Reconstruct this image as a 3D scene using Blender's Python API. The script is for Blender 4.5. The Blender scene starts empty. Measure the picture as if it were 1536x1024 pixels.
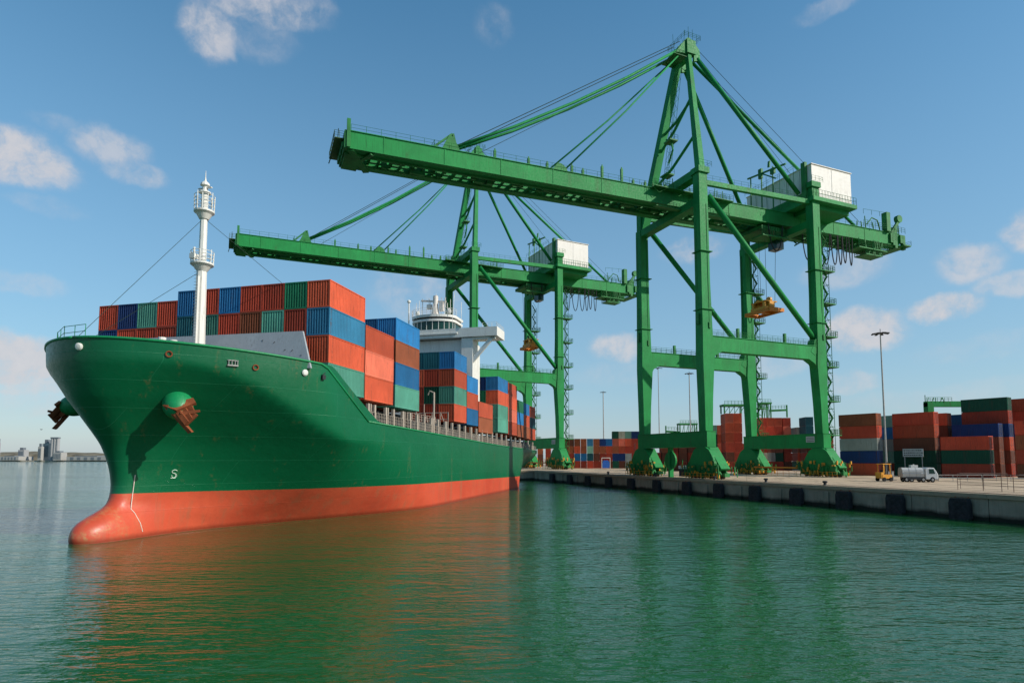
import bpy, math, random
from mathutils import Vector, Matrix
random.seed(7)
C = bpy.context.scene.collection
sc = bpy.context.scene
R = math.radians

# ---------------------------------------------------------------- camera
F = 900.0; PITCH = math.atan(0.078); HC = 7.2; HORIZ = 686.0; CX = 768.0
CYC = 512 + (HORIZ - 512 - F * 0.078)
cam_d = bpy.data.cameras.new('camera'); cam = bpy.data.objects.new('camera', cam_d); C.objects.link(cam)
cam.location = (0, 0, HC); cam.rotation_euler = (math.pi / 2 + PITCH, 0, 0)
cam_d.sensor_width = 36; cam_d.lens = 36 * F / 1536; cam_d.shift_y = (CYC - 512) / 1536
cam_d.clip_start = 0.5; cam_d.clip_end = 30000
sc.camera = cam

# ---------------------------------------------------------------- sun and sky
SUN_DIR = Vector((0.93, -0.36, 0)).normalized()       # horizontal direction towards the sun
SUN_EL = R(33)
to_sun = Vector((SUN_DIR.x * math.cos(SUN_EL), SUN_DIR.y * math.cos(SUN_EL), math.sin(SUN_EL)))
sd = bpy.data.lights.new('sun', 'SUN'); sd.energy = 4.9; sd.angle = R(0.5); sd.color = (1.0, 0.93, 0.82)
so = bpy.data.objects.new('sun', sd); C.objects.link(so)
so.rotation_euler = to_sun.to_track_quat('Z', 'Y').to_euler(); so.location = (100, -100, 200)
sc.view_settings.view_transform = 'Standard'; sc.view_settings.look = 'None'
sc.view_settings.exposure = 0.0; sc.view_settings.gamma = 1.0

def at(px, py, Y):
    """point seen at photo pixel (px,py) at distance Y"""
    cp, sp = math.cos(PITCH), math.sin(PITCH)
    q = (CYC - py) / F
    z = Y * (q * cp + sp) / (cp - q * sp)
    d = Y * cp + z * sp
    return Vector(((px - CX) / F * d, Y, z + HC))
def xof(px, Y, z=3.0):
    return (px - CX) / F * (Y * math.cos(PITCH) + (z - HC) * math.sin(PITCH))

def build_world():
    w = bpy.data.worlds.new('World'); sc.world = w; w.use_nodes = True
    nt = w.node_tree; nt.nodes.clear(); N = nt.nodes.new; L = nt.links.new
    out = N('ShaderNodeOutputWorld'); mixs = N('ShaderNodeMixShader')
    bg = N('ShaderNodeBackground'); bg.inputs[1].default_value = 0.145
    bg2 = N('ShaderNodeBackground'); bg2.inputs[1].default_value = 1.0
    sky = N('ShaderNodeTexSky'); sky.sky_type = 'NISHITA'; sky.sun_disc = False
    sky.sun_elevation = SUN_EL; sky.sun_rotation = math.atan2(SUN_DIR.x, SUN_DIR.y)
    sky.air_density = 1.15; sky.dust_density = 0.5; sky.ozone_density = 3.0; sky.altitude = 0
    hs_ = N('ShaderNodeHueSaturation'); hs_.inputs['Saturation'].default_value = 1.28; hs_.inputs['Hue'].default_value = .487
    L(sky.outputs[0], hs_.inputs['Color']); L(hs_.outputs[0], bg.inputs[0])
    tc = N('ShaderNodeTexCoord')
    warp = N('ShaderNodeTexNoise'); warp.inputs['Scale'].default_value = 7; warp.inputs['Detail'].default_value = 6
    warp.inputs['Roughness'].default_value = 0.62
    L(tc.outputs['Generated'], warp.inputs['Vector'])
    sub = N('ShaderNodeVectorMath'); sub.operation = 'SUBTRACT'; L(warp.outputs['Color'], sub.inputs[0]); sub.inputs[1].default_value = (.5, .5, .5)
    scl = N('ShaderNodeVectorMath'); scl.operation = 'SCALE'; L(sub.outputs[0], scl.inputs[0]); scl.inputs['Scale'].default_value = 0.065
    add = N('ShaderNodeVectorMath'); add.operation = 'ADD'; L(tc.outputs['Generated'], add.inputs[0]); L(scl.outputs[0], add.inputs[1])
    blobs = [(318, 46, 36, 36, .8), (390, 4, 84, 26, .75), (455, 12, 44, 20, .55), (385, 50, 50, 30, .35), (22, 232, 60, 36, 1.1), (160, 216, 44, 24, .65), (195, 252, 38, 16, .6), (10, 532, 90, 32, 1.3), (75, 570, 90, 20, .7),
             (10, 600, 120, 18, .5), (15, 422, 60, 16, .45), (738, 45, 30, 26, .3), (1292, 498, 56, 34, 1.1), (1416, 464, 44, 17, 1.1), (1455, 400, 38, 28, .7), (1534, 345, 24, 30, .9), (1520, 430, 46, 18, .6),
             (1040, 376, 45, 20, .75), (925, 525, 48, 24, .8), (930, 560, 90, 18, .3), (630, 440, 90, 46, .45), (1275, 573, 46, 16, .6), (1270, 405, 60, 24, .5), (1160, 545, 60, 18, .4), (1440, 590, 140, 16, .3),
             (1235, 8, 40, 14, .35), (90, 185, 34, 14, .3), (70, 308, 40, 14, .3), (1500, 520, 90, 18, .3)]
    acc = None
    for px, py, rx, ry, amp in blobs:
        d = at(px, py, 1.0) - Vector((0, 0, HC)); d.normalize()
        right = Vector((d.y, -d.x, 0)).normalized(); up = right.cross(d).normalized()
        m1 = N('ShaderNodeVectorMath'); m1.operation = 'DOT_PRODUCT'; L(add.outputs[0], m1.inputs[0]); m1.inputs[1].default_value = right * (F / rx)
        m2 = N('ShaderNodeVectorMath'); m2.operation = 'DOT_PRODUCT'; L(add.outputs[0], m2.inputs[0]); m2.inputs[1].default_value = up * (F / ry)
        a1 = N('ShaderNodeMath'); a1.operation = 'MULTIPLY'; L(m1.outputs['Value'], a1.inputs[0]); L(m1.outputs['Value'], a1.inputs[1])
        sh = N('ShaderNodeMath'); sh.operation = 'MULTIPLY_ADD'; L(m2.outputs['Value'], sh.inputs[0]); L(m2.outputs['Value'], sh.inputs[1]); L(a1.outputs[0], sh.inputs[2])
        fr = N('ShaderNodeVectorMath'); fr.operation = 'DOT_PRODUCT'; L(tc.outputs['Generated'], fr.inputs[0]); fr.inputs[1].default_value = d
        mr = N('ShaderNodeMapRange'); mr.interpolation_type = 'SMOOTHERSTEP'; L(sh.outputs[0], mr.inputs[0])
        mr.inputs[1].default_value = 1.3; mr.inputs[2].default_value = 0.1; mr.inputs[3].default_value = 0; mr.inputs[4].default_value = amp
        gt = N('ShaderNodeMath'); gt.operation = 'GREATER_THAN'; L(fr.outputs['Value'], gt.inputs[0]); gt.inputs[1].default_value = 0.5
        mm = N('ShaderNodeMath'); mm.operation = 'MULTIPLY'; L(mr.outputs[0], mm.inputs[0]); L(gt.outputs[0], mm.inputs[1])
        if acc is None: acc = mm
        else:
            mx = N('ShaderNodeMath'); mx.operation = 'MAXIMUM'; L(acc.outputs[0], mx.inputs[0]); L(mm.outputs[0], mx.inputs[1]); acc = mx
    # fine cloud structure
    det = N('ShaderNodeTexNoise'); det.inputs['Scale'].default_value = 20; det.inputs['Detail'].default_value = 9; det.inputs['Roughness'].default_value = .62
    L(add.outputs[0], det.inputs['Vector'])
    dm = N('ShaderNodeMapRange'); L(det.outputs['Fac'], dm.inputs[0]); dm.inputs[1].default_value = .32; dm.inputs[2].default_value = .6; dm.inputs[3].default_value = .15; dm.inputs[4].default_value = 1.0
    fm = N('ShaderNodeMath'); fm.operation = 'MULTIPLY'; L(acc.outputs[0], fm.inputs[0]); L(dm.outputs[0], fm.inputs[1])
    fs_ = N('ShaderNodeMapRange'); fs_.interpolation_type = 'SMOOTHSTEP'; L(fm.outputs[0], fs_.inputs[0]); fs_.inputs[1].default_value = -.05; fs_.inputs[2].default_value = 1.05; fs_.inputs[3].default_value = 0; fs_.inputs[4].default_value = 1.0
    fm = fs_
    # thin veil of vapour low in the sky
    sep = N('ShaderNodeSeparateXYZ'); L(tc.outputs['Generated'], sep.inputs[0])
    veil = N('ShaderNodeMapRange'); L(sep.outputs['Z'], veil.inputs[0]); veil.inputs[1].default_value = 0.85; veil.inputs[2].default_value = -0.05; veil.inputs[3].default_value = 0.0; veil.inputs[4].default_value = 0.66
    veil.interpolation_type = 'SMOOTHSTEP'
    vb = N('ShaderNodeBackground'); vb.inputs[0].default_value = (.31, .48, .65, 1); vb.inputs[1].default_value = 1
    m0 = N('ShaderNodeMixShader'); L(veil.outputs[0], m0.inputs[0]); L(bg.outputs[0], m0.inputs[1]); L(vb.outputs[0], m0.inputs[2])
    cr = N('ShaderNodeMix'); cr.data_type = 'RGBA'; L(det.outputs['Fac'], cr.inputs['Factor'])
    cr.inputs[6].default_value = (.46, .49, .56, 1); cr.inputs[7].default_value = (.80, .74, .72, 1)
    L(cr.outputs[2], bg2.inputs[0])
    f2 = N('ShaderNodeMath'); f2.operation = 'MULTIPLY'; L(fm.outputs[0], f2.inputs[0]); f2.inputs[1].default_value = .85
    L(f2.outputs[0], mixs.inputs[0]); L(m0.outputs[0], mixs.inputs[1]); L(bg2.outputs[0], mixs.inputs[2])
    L(mixs.outputs[0], out.inputs[0])
build_world()

# ---------------------------------------------------------------- helpers
class MB:
    def __init__(s): s.v = []; s.f = []; s.m = []; s.cm = 0
    def add(s, vs, fs):
        o = len(s.v); s.v += [tuple(v) for v in vs]
        for f in fs: s.f.append(tuple(i + o for i in f)); s.m.append(s.cm)
    def box(s, x0, x1, y0, y1, z0, z1):
        s.add([(x0, y0, z0), (x1, y0, z0), (x1, y1, z0), (x0, y1, z0), (x0, y0, z1), (x1, y0, z1), (x1, y1, z1), (x0, y1, z1)],
              [(0, 3, 2, 1), (4, 5, 6, 7), (0, 1, 5, 4), (1, 2, 6, 5), (2, 3, 7, 6), (3, 0, 4, 7)])
    def cbox(s, c, sx, sy, sz): s.box(c[0] - sx / 2, c[0] + sx / 2, c[1] - sy / 2, c[1] + sy / 2, c[2] - sz / 2, c[2] + sz / 2)
    def beam(s, p, q, a0, b0, a1=None, b1=None, side=None):
        """tapered box from p to q; a = width along 'side', b = the other width"""
        p = Vector(p); q = Vector(q); a1 = a0 if a1 is None else a1; b1 = b0 if b1 is None else b1
        d = (q - p).normalized()
        sd_ = Vector(side) if side else (Vector((1, 0, 0)) if abs(d.z) > .8 else Vector((-d.y, d.x, 0)))
        sd_ = (sd_ - d * sd_.dot(d)).normalized(); t = d.cross(sd_)
        vs = []
        for c, a, b in ((p, a0, b0), (q, a1, b1)):
            for i, j in ((-1, -1), (1, -1), (1, 1), (-1, 1)): vs.append(c + sd_ * (i * a / 2) + t * (j * b / 2))
        s.add(vs, [(0, 3, 2, 1), (4, 5, 6, 7), (0, 1, 5, 4), (1, 2, 6, 5), (2, 3, 7, 6), (3, 0, 4, 7)])
    def tube(s, pts, r, n=6, r1=None, caps=True):
        pts = [Vector(p) for p in pts]; k = len(pts); r1 = r if r1 is None else r1
        vs = []; prev = None
        for i, p in enumerate(pts):
            d = (pts[min(i + 1, k - 1)] - pts[max(i - 1, 0)]).normalized()
            ref = prev if prev is not None else (Vector((0, 0, 1)) if abs(d.z) < .9 else Vector((1, 0, 0)))
            a = (ref - d * ref.dot(d)).normalized(); b = d.cross(a); prev = a
            rr = r + (r1 - r) * i / max(1, k - 1)
            for j in range(n):
                t = 2 * math.pi * j / n; vs.append(p + a * (math.cos(t) * rr) + b * (math.sin(t) * rr))
        fs = []
        for i in range(k - 1):
            for j in range(n):
                j2 = (j + 1) % n; fs.append((i * n + j, i * n + j2, (i + 1) * n + j2, (i + 1) * n + j))
        if caps: fs.append(tuple(range(n - 1, -1, -1))); fs.append(tuple((k - 1) * n + j for j in range(n)))
        s.add(vs, fs)
    def lathe(s, c, prof, n=16, axis='z'):
        c = Vector(c); vs = []
        for r, h in prof:
            for j in range(n):
                t = 2 * math.pi * j / n
                a, b = r * math.cos(t), r * math.sin(t)
                vs.append(c + (Vector((a, b, h)) if axis == 'z' else Vector((h, a, b)) if axis == 'x' else Vector((b, h, a))))
        fs = []
        for i in range(len(prof) - 1):
            for j in range(n):
                j2 = (j + 1) % n; fs.append((i * n + j, i * n + j2, (i + 1) * n + j2, (i + 1) * n + j))
        fs.append(tuple(range(n - 1, -1, -1))); fs.append(tuple((len(prof) - 1) * n + j for j in range(n)))
        s.add(vs, fs)
    def ell(s, c, rx, ry, rz, n=16, k=10, rot=None):
        vs = []; c = Vector(c)
        for i in range(k + 1):
            ph = math.pi * i / k
            for j in range(n):
                t = 2 * math.pi * j / n
                v = Vector((rx * math.sin(ph) * math.cos(t), ry * math.sin(ph) * math.sin(t), -rz * math.cos(ph)))
                if rot: v = rot @ v
                vs.append(c + v)
        fs = [(i * n + j, i * n + (j + 1) % n, (i + 1) * n + (j + 1) % n, (i + 1) * n + j) for i in range(k) for j in range(n)]
        s.add(vs, fs)
    def prism(s, poly, axis, a0, a1):
        """poly of 2-D points extruded along axis x, y or z"""
        def P(u, v, a): return (a, u, v) if axis == 'x' else (u, a, v) if axis == 'y' else (u, v, a)
        n = len(poly); vs = [P(u, v, a0) for u, v in poly] + [P(u, v, a1) for u, v in poly]
        fs = [tuple(range(n - 1, -1, -1)), tuple(range(n, 2 * n))] + [(i, (i + 1) % n, (i + 1) % n + n, i + n) for i in range(n)]
        s.add(vs, fs)
    def rail(s, p, q, h=1.1, step=2.0, r=.035, bars=2):
        p = Vector(p); q = Vector(q); n = max(1, int(round((q - p).length / step)))
        for i in range(n + 1):
            a = p.lerp(q, i / n); s.tube([a, a + Vector((0, 0, h))], r, 4)
        for b in range(bars):
            z = Vector((0, 0, h * (1 - b / (bars)) )); s.tube([p + z, q + z], r * .8, 4)
    def build(s, name, mat, parent=None, smooth=False):
        me = bpy.data.meshes.new(name); me.from_pydata(s.v, [], s.f)
        for m in (mat if isinstance(mat, (list, tuple)) else [mat]): me.materials.append(m)
        if any(s.m): me.polygons.foreach_set('material_index', s.m)
        if smooth: me.polygons.foreach_set('use_smooth', [True] * len(me.polygons))
        me.validate(); fix_normals(me); me.update()
        o = bpy.data.objects.new(name, me); C.objects.link(o)
        if parent: o.parent = parent
        return o
import bmesh
def fix_normals(me):
    bm = bmesh.new(); bm.from_mesh(me); bmesh.ops.recalc_face_normals(bm, faces=bm.faces); bm.to_mesh(me); bm.free()
def tag(o, label=None, cat=None, group=None, kind=None):
    if label: o['label'] = label
    if cat: o['category'] = cat
    if group: o['group'] = group
    if kind: o['kind'] = kind
    return o
def empty(name, loc=(0, 0, 0), rz=0):
    o = bpy.data.objects.new(name, None); C.objects.link(o); o.location = loc; o.rotation_euler = (0, 0, rz); o.empty_display_size = .5; return o
def children(o): return list(o.children)
def copy_tree(o, parent=None):
    c = o.copy(); C.objects.link(c)
    if parent: c.parent = parent
    for ch in children(o): copy_tree(ch, c)
    return c

# ---------------------------------------------------------------- materials
def nodes(name):
    m = bpy.data.materials.new(name); m.use_nodes = True; nt = m.node_tree
    return m, nt, nt.nodes['Principled BSDF'], nt.nodes.new, nt.links.new
def noise(N, L, vec, scale, detail=4, rough=.55, stretch=None):
    if stretch:
        mp = N('ShaderNodeMapping'); L(vec, mp.inputs[0]); mp.inputs['Scale'].default_value = stretch; vec = mp.outputs[0]
    n = N('ShaderNodeTexNoise'); n.inputs['Scale'].default_value = scale; n.inputs['Detail'].default_value = detail; n.inputs['Roughness'].default_value = rough
    L(vec, n.inputs['Vector']); return n.outputs['Fac']
def ramp(N, L, fac, lo, hi, a=0., b=1.):
    r = N('ShaderNodeMapRange'); L(fac, r.inputs[0]); r.inputs[1].default_value = lo; r.inputs[2].default_value = hi; r.inputs[3].default_value = a; r.inputs[4].default_value = b; return r.outputs[0]
def mixc(N, L, fac, a, b, mode='MIX'):
    x = N('ShaderNodeMix'); x.data_type = 'RGBA'; x.blend_type = mode
    if isinstance(fac, (int, float)): x.inputs['Factor'].default_value = fac
    else: L(fac, x.inputs['Factor'])
    for i, c in ((6, a), (7, b)):
        if isinstance(c, (tuple, list)): x.inputs[i].default_value = (*c[:3], 1)
        else: L(c, x.inputs[i])
    return x.outputs[2]
def mathn(N, L, op, a, b):
    x = N('ShaderNodeMath'); x.operation = op
    for i, c in ((0, a), (1, b)):
        if isinstance(c, (int, float)): x.inputs[i].default_value = c
        else: L(c, x.inputs[i])
    return x.outputs[0]
def paint(name, col, rough=.45, rust=.25, rustcol=(.16, .06, .025), scale=1.0, var=.25, spec=.4, streak=(1, 1, .12), rnd=False):
    m, nt, b, N, L = nodes(name)
    tc = N('ShaderNodeTexCoord'); v = tc.outputs['Object']
    if rnd:
        oi = N('ShaderNodeObjectInfo'); ad = N('ShaderNodeVectorMath'); ad.operation = 'ADD'; L(v, ad.inputs[0])
        cm = N('ShaderNodeCombineXYZ'); sm = mathn(N, L, 'MULTIPLY', oi.outputs['Random'], 57.3); L(sm, cm.inputs[0]); L(sm, cm.inputs[1]); L(cm.outputs[0], ad.inputs[1]); v = ad.outputs[0]
    n1 = noise(N, L, v, .35 * scale, 5, .6)
    c = mixc(N, L, ramp(N, L, n1, .3, .7), tuple(x * (1 - var) for x in col), tuple(min(1, x * (1 + var)) for x in col))
    if rnd:
        hs = N('ShaderNodeHueSaturation'); L(c, hs.inputs['Color'])
        L(ramp(N, L, oi.outputs['Random'], 0, 1, .70, 1.25), hs.inputs['Value']); c = hs.outputs[0]
    n2 = noise(N, L, v, 1.3 * scale, 6, .65, streak)
    n3 = noise(N, L, v, 5 * scale, 4, .6)
    f = mathn(N, L, 'MULTIPLY', ramp(N, L, n2, .56, .72), ramp(N, L, n3, .35, .6)); f = mathn(N, L, 'MULTIPLY', f, rust)
    c = mixc(N, L, f, c, rustcol)
    n5 = noise(N, L, v, 7 * scale, 5, .6, (streak[0], streak[1], streak[2] * .6)); g = mathn(N, L, 'MULTIPLY', ramp(N, L, n5, .52, .70), ramp(N, L, n1, .40, .62))
    dk = N('ShaderNodeMix'); dk.data_type = 'RGBA'; dk.blend_type = 'MULTIPLY'; L(mathn(N, L, 'MULTIPLY', g, .75), dk.inputs['Factor']); L(c, dk.inputs[6]); dk.inputs[7].default_value = (.42, .40, .36, 1); c = dk.outputs[2]
    L(c, b.inputs['Base Color']); L(ramp(N, L, n3, .3, .7, rough - .08, rough + .15), b.inputs['Roughness'])
    b.inputs['Specular IOR Level'].default_value = spec
    return m
def flat(name, col, rough=.6, metal=0., var=.15, scale=2.):
    m, nt, b, N, L = nodes(name); tc = N('ShaderNodeTexCoord')
    n1 = noise(N, L, tc.outputs['Object'], scale, 5, .6)
    L(mixc(N, L, ramp(N, L, n1, .3, .7), tuple(x * (1 - var) for x in col), tuple(min(1, x * (1 + var)) for x in col)), b.inputs['Base Color'])
    b.inputs['Roughness'].default_value = rough; b.inputs['Metallic'].default_value = metal; b.inputs['Specular IOR Level'].default_value = .3
    return m
M = {}
M['crane'] = paint('crane_green', (.012, .212, .052), .55, .6, (.05, .05, .02), .6, .22, .18)
M['crane_old'] = paint('crane_green_dirty', (.018, .17, .04), .6, .7, (.10, .06, .025), 1.5, .35, .3)
M['cable'] = flat('steel_rope', (.03, .05, .035), .6)
M['white'] = paint('white_paint', (.66, .65, .60), .5, .45, (.22, .12, .06), 1.2, .08)
M['house'] = paint('machinery_house_white', (.72, .69, .63), .6, .25, (.3, .25, .18), .4, .06)
M['grey'] = paint('breakwater_grey', (.30, .33, .35), .5, .25, (.09, .08, .07), 1.5, .1)
M['rust'] = paint('anchor_rust', (.23, .065, .025), .8, .8, (.05, .02, .012), 2.0, .4, .2)
M['bolster'] = paint('bolster_green', (.004, .20, .065), .45, .1, (.05, .05, .02), 1, .12)
M['black'] = flat('black_rubber', (.022, .023, .025), .85, 0, .6)
M['dark'] = flat('dark_steel', (.025, .028, .03), .6)
M['glass'] = flat('dark_green_glass', (.01, .045, .035), .12)
M['post'] = paint('stanchion_beige', (.38, .32, .26), .6, .5, (.15, .08, .05), 2, .15)
M['yellow'] = paint('yellow_paint', (.62, .27, .02), .5, .4, (.1, .05, .02), 3, .2)
M['galv'] = flat('galvanised_steel', (.33, .32, .30), .5, .3)
M['deck'] = flat('deck_red_brown', (.10, .05, .035), .8)
M['concrete_sign'] = flat('plaque_grey', (.45, .47, .45), .6)
M['trailer'] = paint('tank_silver', (.42, .42, .40), .35, .3, (.15, .13, .1), 2, .12)
M['tyre'] = flat('tyre_black', (.01, .01, .01), .9)
M['amber'] = flat('orange_paint', (.55, .17, .01), .5)
M['blue_plain'] = flat('blue_paint', (.02, .09, .35), .45)

CONT = {'orange red': (.50, .085, .036), 'dark red': (.31, .044, .022), 'rust brown': (.30, .085, .035), 'salmon': (.58, .14, .08), 'bright red': (.46, .060, .028),
        'blue': (.018, .15, .34), 'dark blue': (.010, .040, .145), 'green': (.012, .16, .075), 'dark green': (.008, .075, .042), 'teal': (.085, .29, .21), 'dark teal': (.012, .09, .11),
        'grey': (.27, .29, .26), 'cream': (.42, .40, .30), 'pale green': (.20, .38, .28), 'brown': (.17, .055, .03), 'black': (.03, .02, .02), 'light blue': (.04, .21, .36)}
for k, c in CONT.items(): M['c_' + k] = paint('container_' + k.replace(' ', '_'), c,   .55, .75, (.09, .045, .03), .8, .18, .25, (1.6, 1.6, .15), True)
M['rod'] = flat('lock_rod', (.14, .12, .11), .5)

# ---------------------------------------------------------------- water and land
def water():
    m, nt, b, N, L = nodes('harbour_water')
    tc = N('ShaderNodeTexCoord'); v = tc.outputs['Object']
    b.inputs['Base Color'].default_value = (.006, .040, .026, 1); b.inputs['Roughness'].default_value = .04; b.inputs['IOR'].default_value = 1.33
    n0 = noise(N, L, v, .02, 3)
    L(mixc(N, L, ramp(N, L, n0, .3, .7), (.009, .074, .018), (.014, .092, .030)), b.inputs['Base Color'])
    a = noise(N, L, v, .22, 3, .4, (.7, 1.6, 1)); c = noise(N, L, v, 1.25, 4, .45, (.6, 1.6, 1)); d = noise(N, L, v, 3.4, 3, .42, (.6, 1.5, 1))
    s1 = mathn(N, L, 'MULTIPLY', a, .22); s2 = mathn(N, L, 'MULTIPLY', c, .115); s3 = mathn(N, L, 'MULTIPLY', d, .036)
    h = mathn(N, L, 'ADD', mathn(N, L, 'ADD', s1, s2), s3)
    gust = ramp(N, L, noise(N, L, v, .012, 3, .5, (1, 2.5, 1)), .35, .65, .65, 1.1)
    bp = N('ShaderNodeBump'); bp.inputs['Distance'].default_value = 1.0; L(gust, bp.inputs['Strength']); L(h, bp.inputs['Height']); L(bp.outputs[0], b.inputs['Normal'])
    mb = MB(); n = 96; rr = [0, 60, 150, 400, 1000, 3000, 9000]
    vs = [(0, 0, 0)]
    for r in rr[1:]:
        for j in range(n): t = 2 * math.pi * j / n; vs.append((r * math.cos(t), r * math.sin(t), 0))
    fs = [(0, 1 + j, 1 + (j + 1) % n) for j in range(n)]
    for i in range(len(rr) - 2):
        for j in range(n): j2 = (j + 1) % n; fs.append((1 + i * n + j, 1 + (i + 1) * n + j, 1 + (i + 1) * n + j2, 1 + i * n + j2))
    mb.add(vs, fs); o = mb.build('water', m); tag(o, kind='structure')
water()

def concrete(name, c1, c2, s=.15, streaks=False):
    m, nt, b, N, L = nodes(name); tc = N('ShaderNodeTexCoord'); v = tc.outputs['Object']
    n1 = noise(N, L, v, s, 6, .6); n2 = noise(N, L, v, 2.6, 6, .7, (1, 1, .06) if streaks else (1, .25, 1))
    c = mixc(N, L, ramp(N, L, n1, .3, .7), c1, c2)
    c = mixc(N, L, ramp(N, L, n2, .5, .8, 0, .55), c, tuple(x * .45 for x in c1))
    if streaks:
        sp = N('ShaderNodeSeparateXYZ'); L(v, sp.inputs[0])
        wet = mathn(N, L, 'ADD', sp.outputs['Z'], mathn(N, L, 'MULTIPLY', n1, .8))
        c = mixc(N, L, ramp(N, L, wet, 1.3, .8), c, (.018, .022, .016))
    L(c, b.inputs['Base Color']); b.inputs['Roughness'].default_value = .85; b.inputs['Specular IOR Level'].default_value = .2
    bp = N('ShaderNodeBump'); bp.inputs['Strength'].default_value = .4; bp.inputs['Distance'].default_value = .05; L(n2, bp.inputs['Height']); L(bp.outputs[0], b.inputs['Normal'])
    return m
M['apron'] = concrete('quay_concrete_paving', (.56, .42, .28), (.42, .315, .215), .09)
_nt = M['apron'].node_tree; _b = _nt.nodes['Principled BSDF']; _src = _b.inputs['Base Color'].links[0].from_socket
_tc = _nt.nodes.new('ShaderNodeTexCoord'); _mp = _nt.nodes.new('ShaderNodeMapping'); _mp.inputs['Rotation'].default_value = (0, 0, -1.2); _br = _nt.nodes.new('ShaderNodeTexBrick')
_br.inputs['Scale'].default_value = 1; _br.inputs['Brick Width'].default_value = 7; _br.inputs['Row Height'].default_value = 6; _br.inputs['Mortar Size'].default_value = .07; _br.offset = 0
_nt.links.new(_tc.outputs['Object'], _mp.inputs[0]); _nt.links.new(_mp.outputs[0], _br.inputs['Vector'])
_c1 = mixc(_nt.nodes.new, _nt.links.new, mathn(_nt.nodes.new, _nt.links.new, 'MULTIPLY', _br.outputs['Fac'], .55), _src, (.17, .13, .09))
_st = noise(_nt.nodes.new, _nt.links.new, _mp.outputs[0], .5, 5, .65, (.12, 1, 1)); _c1 = mixc(_nt.nodes.new, _nt.links.new, ramp(_nt.nodes.new, _nt.links.new, _st, .52, .68, 0, .6), _c1, (.22, .165, .115))
_nt.links.new(_c1, _b.inputs['Base Color'])
M['yard'] = concrete('yard_paving', (.36, .29, .21), (.42, .34, .25), .05)
M['wall'] = concrete('quay_wall_concrete', (.21, .185, .135), (.34, .30, .225), .35, True)
QZ = 3.0
QD = Vector((-.38, 1, 0)).normalized()           # along the quay, away from the camera
QN = Vector((QD.y, -QD.x, 0))                    # inland
def qx(Y): return 80.4 - .38 * Y
BEND = Vector((qx(193), 193, 0)); QLEFT = Vector((-92, 190, 0)); QNEAR = Vector((qx(10), 10, 0))
mb = MB()
poly = [QNEAR, Vector((600, 10, 0)), Vector((2500, 400, 0)), Vector((2500, 2600, 0)), Vector((60, 2600, 0)), Vector((-60, 700, 0)), QLEFT, BEND]
n = len(poly); mb.add([(p.x, p.y, QZ) for p in poly], [tuple(range(n))]); tag(mb.build('ground', M['yard']), kind='structure')
# apron strip along the quay edge
def off(p, d, k): return p + d * k
LN = Vector((0.03, 1, 0)).normalized()
ap = [QNEAR + QN * .02, QNEAR + QN * 75, QNEAR + QD * 250 + QN * 75, Vector((-88, 238, 0)), QLEFT + Vector((4, .02, 0)), BEND + Vector((0, .02, 0))]
mb = MB(); mb.add([(p.x, p.y, QZ + .004) for p in ap], [tuple(range(len(ap)))]); tag(mb.build('quay_apron', M['apron']), kind='structure')
# quay wall with coping, joints and recesses
qw = empty('quay_wall', (0, 0, 0)); tag(qw, 'long stained concrete quay wall with darker wet foot along the water', 'wall')
L1 = (BEND - QNEAR).length
def wallseg(a, b, nrm, length, nm):
    w = MB(); d = (b - a).normalized()
    def P(s_, o_, z): p = a + d * s_ - nrm * o_; return (p.x, p.y, z)
    step = 9.0; k = int(math.ceil(length / step)); 
    for i in range(k):
        s0, s1 = i * step + .04, min(length, (i + 1) * step - .04)
        vs = [P(s0, .0, -3), P(s1, .0, -3), P(s1, .0, QZ - .45), P(s0, .0, QZ - .45), P(s0, -.6, -3), P(s1, -.6, -3), P(s1, -.6, QZ - .45), P(s0, -.6, QZ - .45)]
        w.add(vs, [(0, 1, 2, 3), (4, 7, 6, 5), (0, 3, 7, 4), (1, 5, 6, 2), (3, 2, 6, 7), (0, 4, 5, 1)])
        # slimmer lower ledge
        vs = [P(s0 + 3.3, .25, -3), P(s0 + 5.6, .25, -3), P(s0 + 5.6, .25, 2.2), P(s0 + 3.3, .25, 2.2), P(s0 + 3.3, .002, -3), P(s0 + 5.6, .002, -3), P(s0 + 5.6, .002, 2.2), P(s0 + 3.3, .002, 2.2)]
        w.add(vs, [(0, 1, 2, 3), (4, 7, 6, 5), (0, 3, 7, 4), (1, 5, 6, 2), (3, 2, 6, 7), (0, 4, 5, 1)])
    w.build('wall_face', M['wall'], qw)
    c = MB()
    for i in range(k):
        s0, s1 = i * step + .015, min(length, (i + 1) * step - .015)
        vs = [P(s0, .22, QZ - .45), P(s1, .22, QZ - .45), P(s1, .22, QZ + .06), P(s0, .22, QZ + .06), P(s0, -.9, QZ - .45), P(s1, -.9, QZ - .45), P(s1, -.9, QZ + .06), P(s0, -.9, QZ + .06)]
        c.add(vs, [(0, 1, 2, 3), (4, 7, 6, 5), (0, 3, 7, 4), (1, 5, 6, 2), (3, 2, 6, 7), (0, 4, 5, 1)])
    c.build('coping', M['coping'], qw)
M['coping'] = concrete('coping_concrete', (.36, .28, .19), (.28, .22, .15), .5)
wallseg(QNEAR, BEND, QN, L1, 'a'); wallseg(BEND, QLEFT, Vector((0.03, 1, 0)).normalized(), (QLEFT - BEND).length, 'b')
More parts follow.
